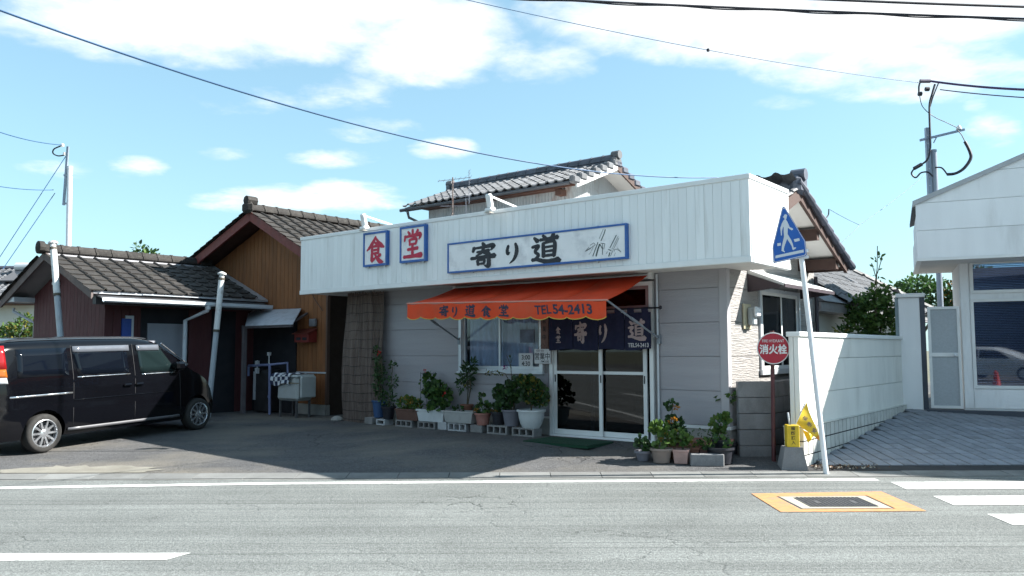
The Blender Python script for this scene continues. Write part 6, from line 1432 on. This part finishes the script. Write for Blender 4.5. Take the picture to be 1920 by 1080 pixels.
# poles
steel = mat('galvanised', (.27, .31, .38), .45, .08, 5, metal=.4); ceram = mat('insulator_white', (.6, .6, .6), .3, .05, 5); cbl = mat('cable_black', (.018, .018, .028), .6, .2, 6)
PR = thing('utility_pole', 'grey steel service pole rising behind the white shop building', 'pole', (9.43, 18.0, 0), 0)
b = MB(); b.tube([(.03, 0, 0), (.03, 0, 5.95)], .062, 14); b.build('pole', mat('pole_grey', (.28, .33, .40), .5, .08, 5), PR)
b = MB(); b.box(-.14, -.06, -.04, .04, 4.3, 6.45); b.build('angle_bracket', steel, PR)
for i in range(9):
    b = MB(); b.lathe([(0, 0), (.014, 0)], 8, M=Matrix.Translation((-.115, -.052, 4.75+i*.19)) @ Matrix.Rotation(PI/2, 4, 'X')); b.build('bolt_hole', ceram, PR)
b = MB(); b.bar((-.28, -.03, 6.16), (.72, -.03, 6.40), .05); b.bar((.02, -.03, 6.10), (.10, -.03, 6.25), .02); b.build('cross_arm', steel, PR)
b = MB(); b.lathe([(0, 0), (.06, 0), (.05, .05), (.02, .10), (0, .1)], 10, (.60, -.03, 6.40)); b.build('insulator', ceram, PR)
def wirepart(nm, pts, r, m=cbl, par=PR): b = MB(); b.tube(pts, r, 6); return b.build(nm, m, par)
def smoothpts(P_, n=8):
    out = []
    P_ = [Vector(q) for q in P_]
    for i in range(len(P_)-1):
        p0 = P_[max(i-1, 0)]; p1 = P_[i]; p2 = P_[i+1]; p3 = P_[min(i+2, len(P_)-1)]
        for k in range(n):
            t_ = k/n; out.append(.5*((2*p1) + (-p0+p2)*t_ + (2*p0-5*p1+4*p2-p3)*t_*t_ + (-p0+3*p1-3*p2+p3)*t_**3))
    return out + [P_[-1]]
def pw(x, y, Y=17.9):   # point seen at a photo pixel, put at depth Y, relative to the pole
    d = _F + _R2*((x-960)/1530) + _U2*((540-y)/1530); w = Vector((0, 0, CAMZ)) + d*(Y/d.y); return w - Vector((9.43, 18.0, 0))
wirepart('riser_cable', smoothpts([pw(1753, 158), pw(1748, 175), pw(1743, 195), pw(1743, 225), pw(1744, 255), pw(1744, 280), pw(1738, 300), pw(1722, 312)]), .022)
wirepart('riser_cable', smoothpts([pw(1760, 155), pw(1750, 180), pw(1744, 200)]), .014)
wirepart('splice', [pw(1728, 308), pw(1714, 316)], .045)
wirepart('loop_cable', smoothpts([pw(1716, 314), pw(1709, 325), pw(1717, 333), pw(1727, 324), pw(1740, 323), pw(1749, 331)]), .018)
wirepart('loop_cable', smoothpts([pw(1809, 265), pw(1818, 283), pw(1820, 297), pw(1808, 315), pw(1792, 325), pw(1776, 327)]), .034)
wirepart('loop_cable', smoothpts([pw(1776, 327), pw(1766, 315), pw(1754, 314)]), .016)
wirepart('loop_cable', smoothpts([pw(1796, 245), pw(1803, 253), pw(1810, 267)]), .010)
wirepart('link_wire', smoothpts([pw(1724, 178), pw(1730, 200), pw(1750, 218), pw(1775, 230), pw(1796, 240)]), .008)
wirepart('strain_clamp', [pw(1725, 152), pw(1744, 152)], .045, mat('clamp_purple_grey', (.16, .14, .18), .5, .1, 5))
wirepart('clamp_block', [pw(1722, 176), pw(1728, 176)], .05); wirepart('clamp_block', [pw(1735, 167), pw(1742, 167)], .05)
wirepart('clamp_link', smoothpts([pw(1726, 152), pw(1723, 162), pw(1723, 176)]), .018)
LPp = thing('utility_pole', 'slim white steel pole rising behind the red house roof', 'pole', (-13.15, 24.0, 0), 0)
b = MB(); b.tube([(.12, 0, 0), (-.03, 0, 6.95)], .075, 14); b.tube([(-.03, 0, 6.93), (-.03, 0, 7.02)], .08, 14); b.build('pole', mat('white_steel', (.62, .64, .68), .45, .06, 4), LPp)
b = MB(); b.bar((-.17, 0, 5.85), (-.11, 0, 7.62), .06); b.bar((-.2, 0, 5.9), (.05, 0, 5.9), .05); b.bar((-.2, 0, 6.75), (.05, 0, 6.75), .05); b.build('bracket', steel, LPp)
b = MB(); b.lathe([(0, 0), (.05, 0), (.05, .08), (0, .1)], 8, (-.28, 0, 7.62)); b.lathe([(0, 0), (.05, 0), (.05, .08), (0, .1)], 8, (-.2, 0, 7.36)); b.build('insulator', ceram, LPp)
b = MB(); b.tube(smoothpts([(-.3, 0, 7.65), (-.52, 0, 7.55), (-.55, 0, 7.42), (-.4, 0, 7.34), (-.22, 0, 7.36)]), .02, 6); b.build('jumper_cable', cbl, LPp)
# overhead wires
def wire(lab, p, q, sag, r, name='overhead_wire', m=None, n=30):
    p = Vector(p); q = Vector(q); pts = catenary(p, q, sag, n); t = thing(name, lab, 'wire', p, 0, 'overhead wires')
    b = MB(); b.tube([c - p for c in pts], r, 6); b.build('cable', m or mat('cable_blue_grey', (.02, .075, .17), .6, .1, 3), t); return t
def at(x, y, Y):
    d = _F + _R2*((x-960)/1530) + _U2*((540-y)/1530); return Vector((0, 0, CAMZ)) + d*(Y/d.y)
wire('dark service wire sloping from the upper corner down to the fascia', at(-160, -40, 6.0), at(1345, 333, 12.6), .42, .0085)
w1 = wire('upper thick twin cable along the frame top, fed over the street', at(940, -6, 12), at(2000, 38, 12), .02, .017, m=cbl); b = MB(); d0 = at(940, -6, 12); b.tube([c - d0 + Vector((0, 0, -.022 - .012*math.sin(i*.9))) for i, c in enumerate(catenary(d0, at(2000, 38, 12), .02, 40))], .010, 6); b.build('lashing_wire', cbl, w1)
wire('short dark cable in the upper corner above the twin cable', at(1480, -4, 12), at(2000, 15, 12), .01, .019, m=cbl)
wire('very thin wire running down to the strain clamp of the grey pole', at(850, -6, 12), at(1722, 155, 17.9), .12, .006)
w2 = wire('thick twisted cable leaving the grey pole towards the street', at(1744, 152, 17.9), at(2000, 170, 15), .05, .026, m=mat('cable_purple', (.045, .02, .09), .5, .1, 4))
wire('thinner purple cable just below the twisted cable at the grey pole', at(1763, 168, 17.9), at(2000, 187, 15), .03, .013, m=mat('cable_purple', 0))
wire('pale thin wire from the slim white pole towards the frame edge, upper one', at(118, 272, 24), at(-60, 225, 20), .12, .013)
wire('pale thin wire meeting the guy of the slim white pole, lower one', at(100, 356, 24), at(-60, 338, 20), .08, .012)
wire('thin guy wire slanting down from the slim white pole, outer one', at(124, 292, 24), at(-20, 512, 23), .0, .012)
wire('thin guy wire slanting down below the slim white pole, inner one', at(103, 362, 24), at(5, 505, 23), .0, .011)
wire('fine drop wire from the grey pole to the tiled verge', at(1738, 325, 17.9), at(1612, 422, 14.5), .03, .0045)
wire('fine wire from the drop-wire joint to the verge hook', at(1612, 422, 14.5), at(1556, 393, 13.2), .01, .0045)
wire('fine wire from the drop-wire joint down to the eave', at(1612, 422, 14.5), at(1572, 460, 13.6), .01, .0055)
hk = thing('wire_hook', 'thin bent wire hook standing on the tiled verge', 'hook', at(1532, 413, 13.1)); b = MB(); o_ = at(1532, 413, 13.1); b.tube([q - o_ for q in smoothpts([at(1532, 413, 13.1), at(1546, 410, 13.15), at(1553, 403, 13.2), at(1554, 392, 13.2)])], .010, 6); b.build('rod', cbl, hk)
tw_ = catenary(at(850, -6, 12), at(1722, 155, 17.9), .12, 200)
bp0 = min(tw_, key=lambda q: abs((q - Vector((0, 0, CAMZ))).dot(_R2)/(q - Vector((0, 0, CAMZ))).dot(_F) - (1327-960)/1530))
b = MB(); b.lathe([(0, -.035), (.03, -.02), (.03, .02), (0, .035)], 10); o = b.build('wire_bead', cbl, None); o.location = bp0; tag(o, 'small dark joint bead on the very thin wire in the sky', 'wire joint')
# dry leaves and grit gathered where the boundary wall meets the gutter
rg = random.Random(77); b = MB()
for _ in range(260):
    X = 3.72 + abs(rg.gauss(0, .35)); Y = 10.06 + rg.random()*.28; leaf(b, (X, Y, .05 + rg.random()*.015), (rg.uniform(-1, 1), rg.uniform(-1, 1), rg.uniform(-.1, .3)), .035, 'oval', rg, rg.randrange(3))
tag(b.build('dry_leaf_litter', [mat('dry_leaf', (.16, .085, .05), .9, .3, 30), mat('pale_grit', (.36, .33, .28), .9, .2, 30), mat('dark_grit', (.06, .05, .045), .9, .2, 30)], fix=False), 'brown dry leaf litter at the foot of the boundary wall', 'leaf litter', kind='stuff')
# ---------------------------------------------------------------- across the street: only seen mirrored in the glass
def mirror_car():
    C = thing('white_hatchback', 'white hatchback across the street, mirrored in the large shop window', 'car', (-2.3, -13.0, .1), rad(4))
    body = mat('white_car_paint', (.66, .67, .66), .3, .04, 3, coat=.6); gl = mat('dark_privacy_glass', 0); rub = mat('tyre_rubber', 0)
    TP = [(-.78, .62), (-.72, 1.05), (-.5, 1.40), (.2, 1.47), (1.2, 1.44), (1.7, 1.28), (2.4, .98), (3.0, .86), (3.2, .70), (3.26, .5)]
    def top(x):
        for (a, za), (c, zc) in zip(TP[:-1], TP[1:]):
            if x <= c: return za + (zc-za)*max(0, (x-a)/(c-a))
        return TP[-1][1]
    def hw(x, z): return (.84 - .16*max(0, (z-.9)/.55))*(1 - .16*max(0, (x-2.2)/1.06)**2 - .10*max(0, (-.4-x)/.4)**2)
    xs = [-.78, -.74, -.66, -.5, -.2, .2, .7, 1.2, 1.5, 1.7, 2.0, 2.4, 2.7, 3.0, 3.15, 3.26]; fr = [0, .15, .35, .5, .62, .75, .88, .96]
    rings = []
    for x in xs:
        zt = top(x); h = [(0, .2)] + [(hw(x, .2+(zt-.2)*f), .2+(zt-.2)*f) for f in fr] + [(hw(x, zt)*.7, zt+.01), (0, zt+.03)]
        rings.append([(x, -y, z) for y, z in h] + [(x, y, z) for y, z in reversed(h[1:-1])])
    b = MB(); n = len(rings[0]); fs = [(i*n+j, i*n+(j+1) % n, (i+1)*n+(j+1) % n, (i+1)*n+j) for i in range(len(rings)-1) for j in range(n)]
    fs += [tuple(range(n)), tuple((len(rings)-1)*n+j for j in reversed(range(n)))]
    b.add([p for r in rings for p in r], fs); b.build('body', body, C, auto=40)
    for sd in (-1, 1):
        for pts in ([(-.35, 1.0), (.55, .98), (.55, 1.36), (-.25, 1.33)], [(.62, .98), (1.95, .96), (1.42, 1.30), (.62, 1.36)]):
            b = MB()
            def f(u, v):
                x = (pts[0][0]*(1-u)+pts[1][0]*u)*(1-v) + (pts[3][0]*(1-u)+pts[2][0]*u)*v; z = (pts[0][1]*(1-u)+pts[1][1]*u)*(1-v) + (pts[3][1]*(1-u)+pts[2][1]*u)*v
                return (x, sd*(hw(x, z)+.006), z)
            b.grid(f, 6, 4); b.build('side_window', gl, C, smooth=True)
        for ax in (0, 2.5):
            b = MB(); b.tube([(ax, sd*.70, .29), (ax, sd*.86, .29)], .29, 24); w = b.build('wheel', rub, C); b = MB(); b.tube([(ax, sd*.80, .29), (ax, sd*.868, .29)], .19, 20); b.build('rim', MT['alu'], w)
mirror_car()
def cone(X, Y, lab):
    t = thing('traffic_cone', lab, 'traffic cone', (X, Y, 0)); o_ = mat('cone_red', (.55, .05, .03), .5, .1, 5)
    b = MB(); b.lathe([(.15, .03), (.125, .1), (.03, .70), (0, .70)], 20); b.build('cone_body', o_, t, auto=40)
    b = MB(); b.cbox(-.19, .19, -.19, .19, 0, .035, .01); b.build('base', o_, t)
    b = MB(); b.lathe([(.105, .22), (.088, .33)], 20, (0, 0, 0)); b.lathe([(.072, .43), (.056, .53)], 20); b.build('reflective_band', wink, t)
cone(2.5, -2.2, 'red traffic cone mirrored in the shop window, nearer one'); cone(1.6, -4.6, 'red traffic cone mirrored in the shop window, farther one')
AB = thing('far_side_building', 'dark long building across the street, mirrored in the shop glass', 'building', (-4, -30, 0), rad(3))
dw = mat('dark_cladding', (.055, .065, .085), .8, .15, .8); b = MB(); b.box(-42, 34, -8, 0, 0, 6.2); b.build('wall', dw, AB)
b = MB(); b.prism([(-8.6, 6.2), (.6, 6.2), (-4, 8.4)], -42.6, 34.6, lambda a, c, d: (d, a, c)); b.build('roof', MT['kawara_dark'], AB)
b = MB(); b.box(-42.3, 34.3, .0, .5, 5.9, 6.15); b.build('eave_board', MT['brownwood'], AB)
b = MB(); b.grid(lambda u, v: (-70 + 140*u, -32 + 24.98*v, -.008), 4, 4); tag(b.build('far_side_lot', MT['lot']), kind='structure')
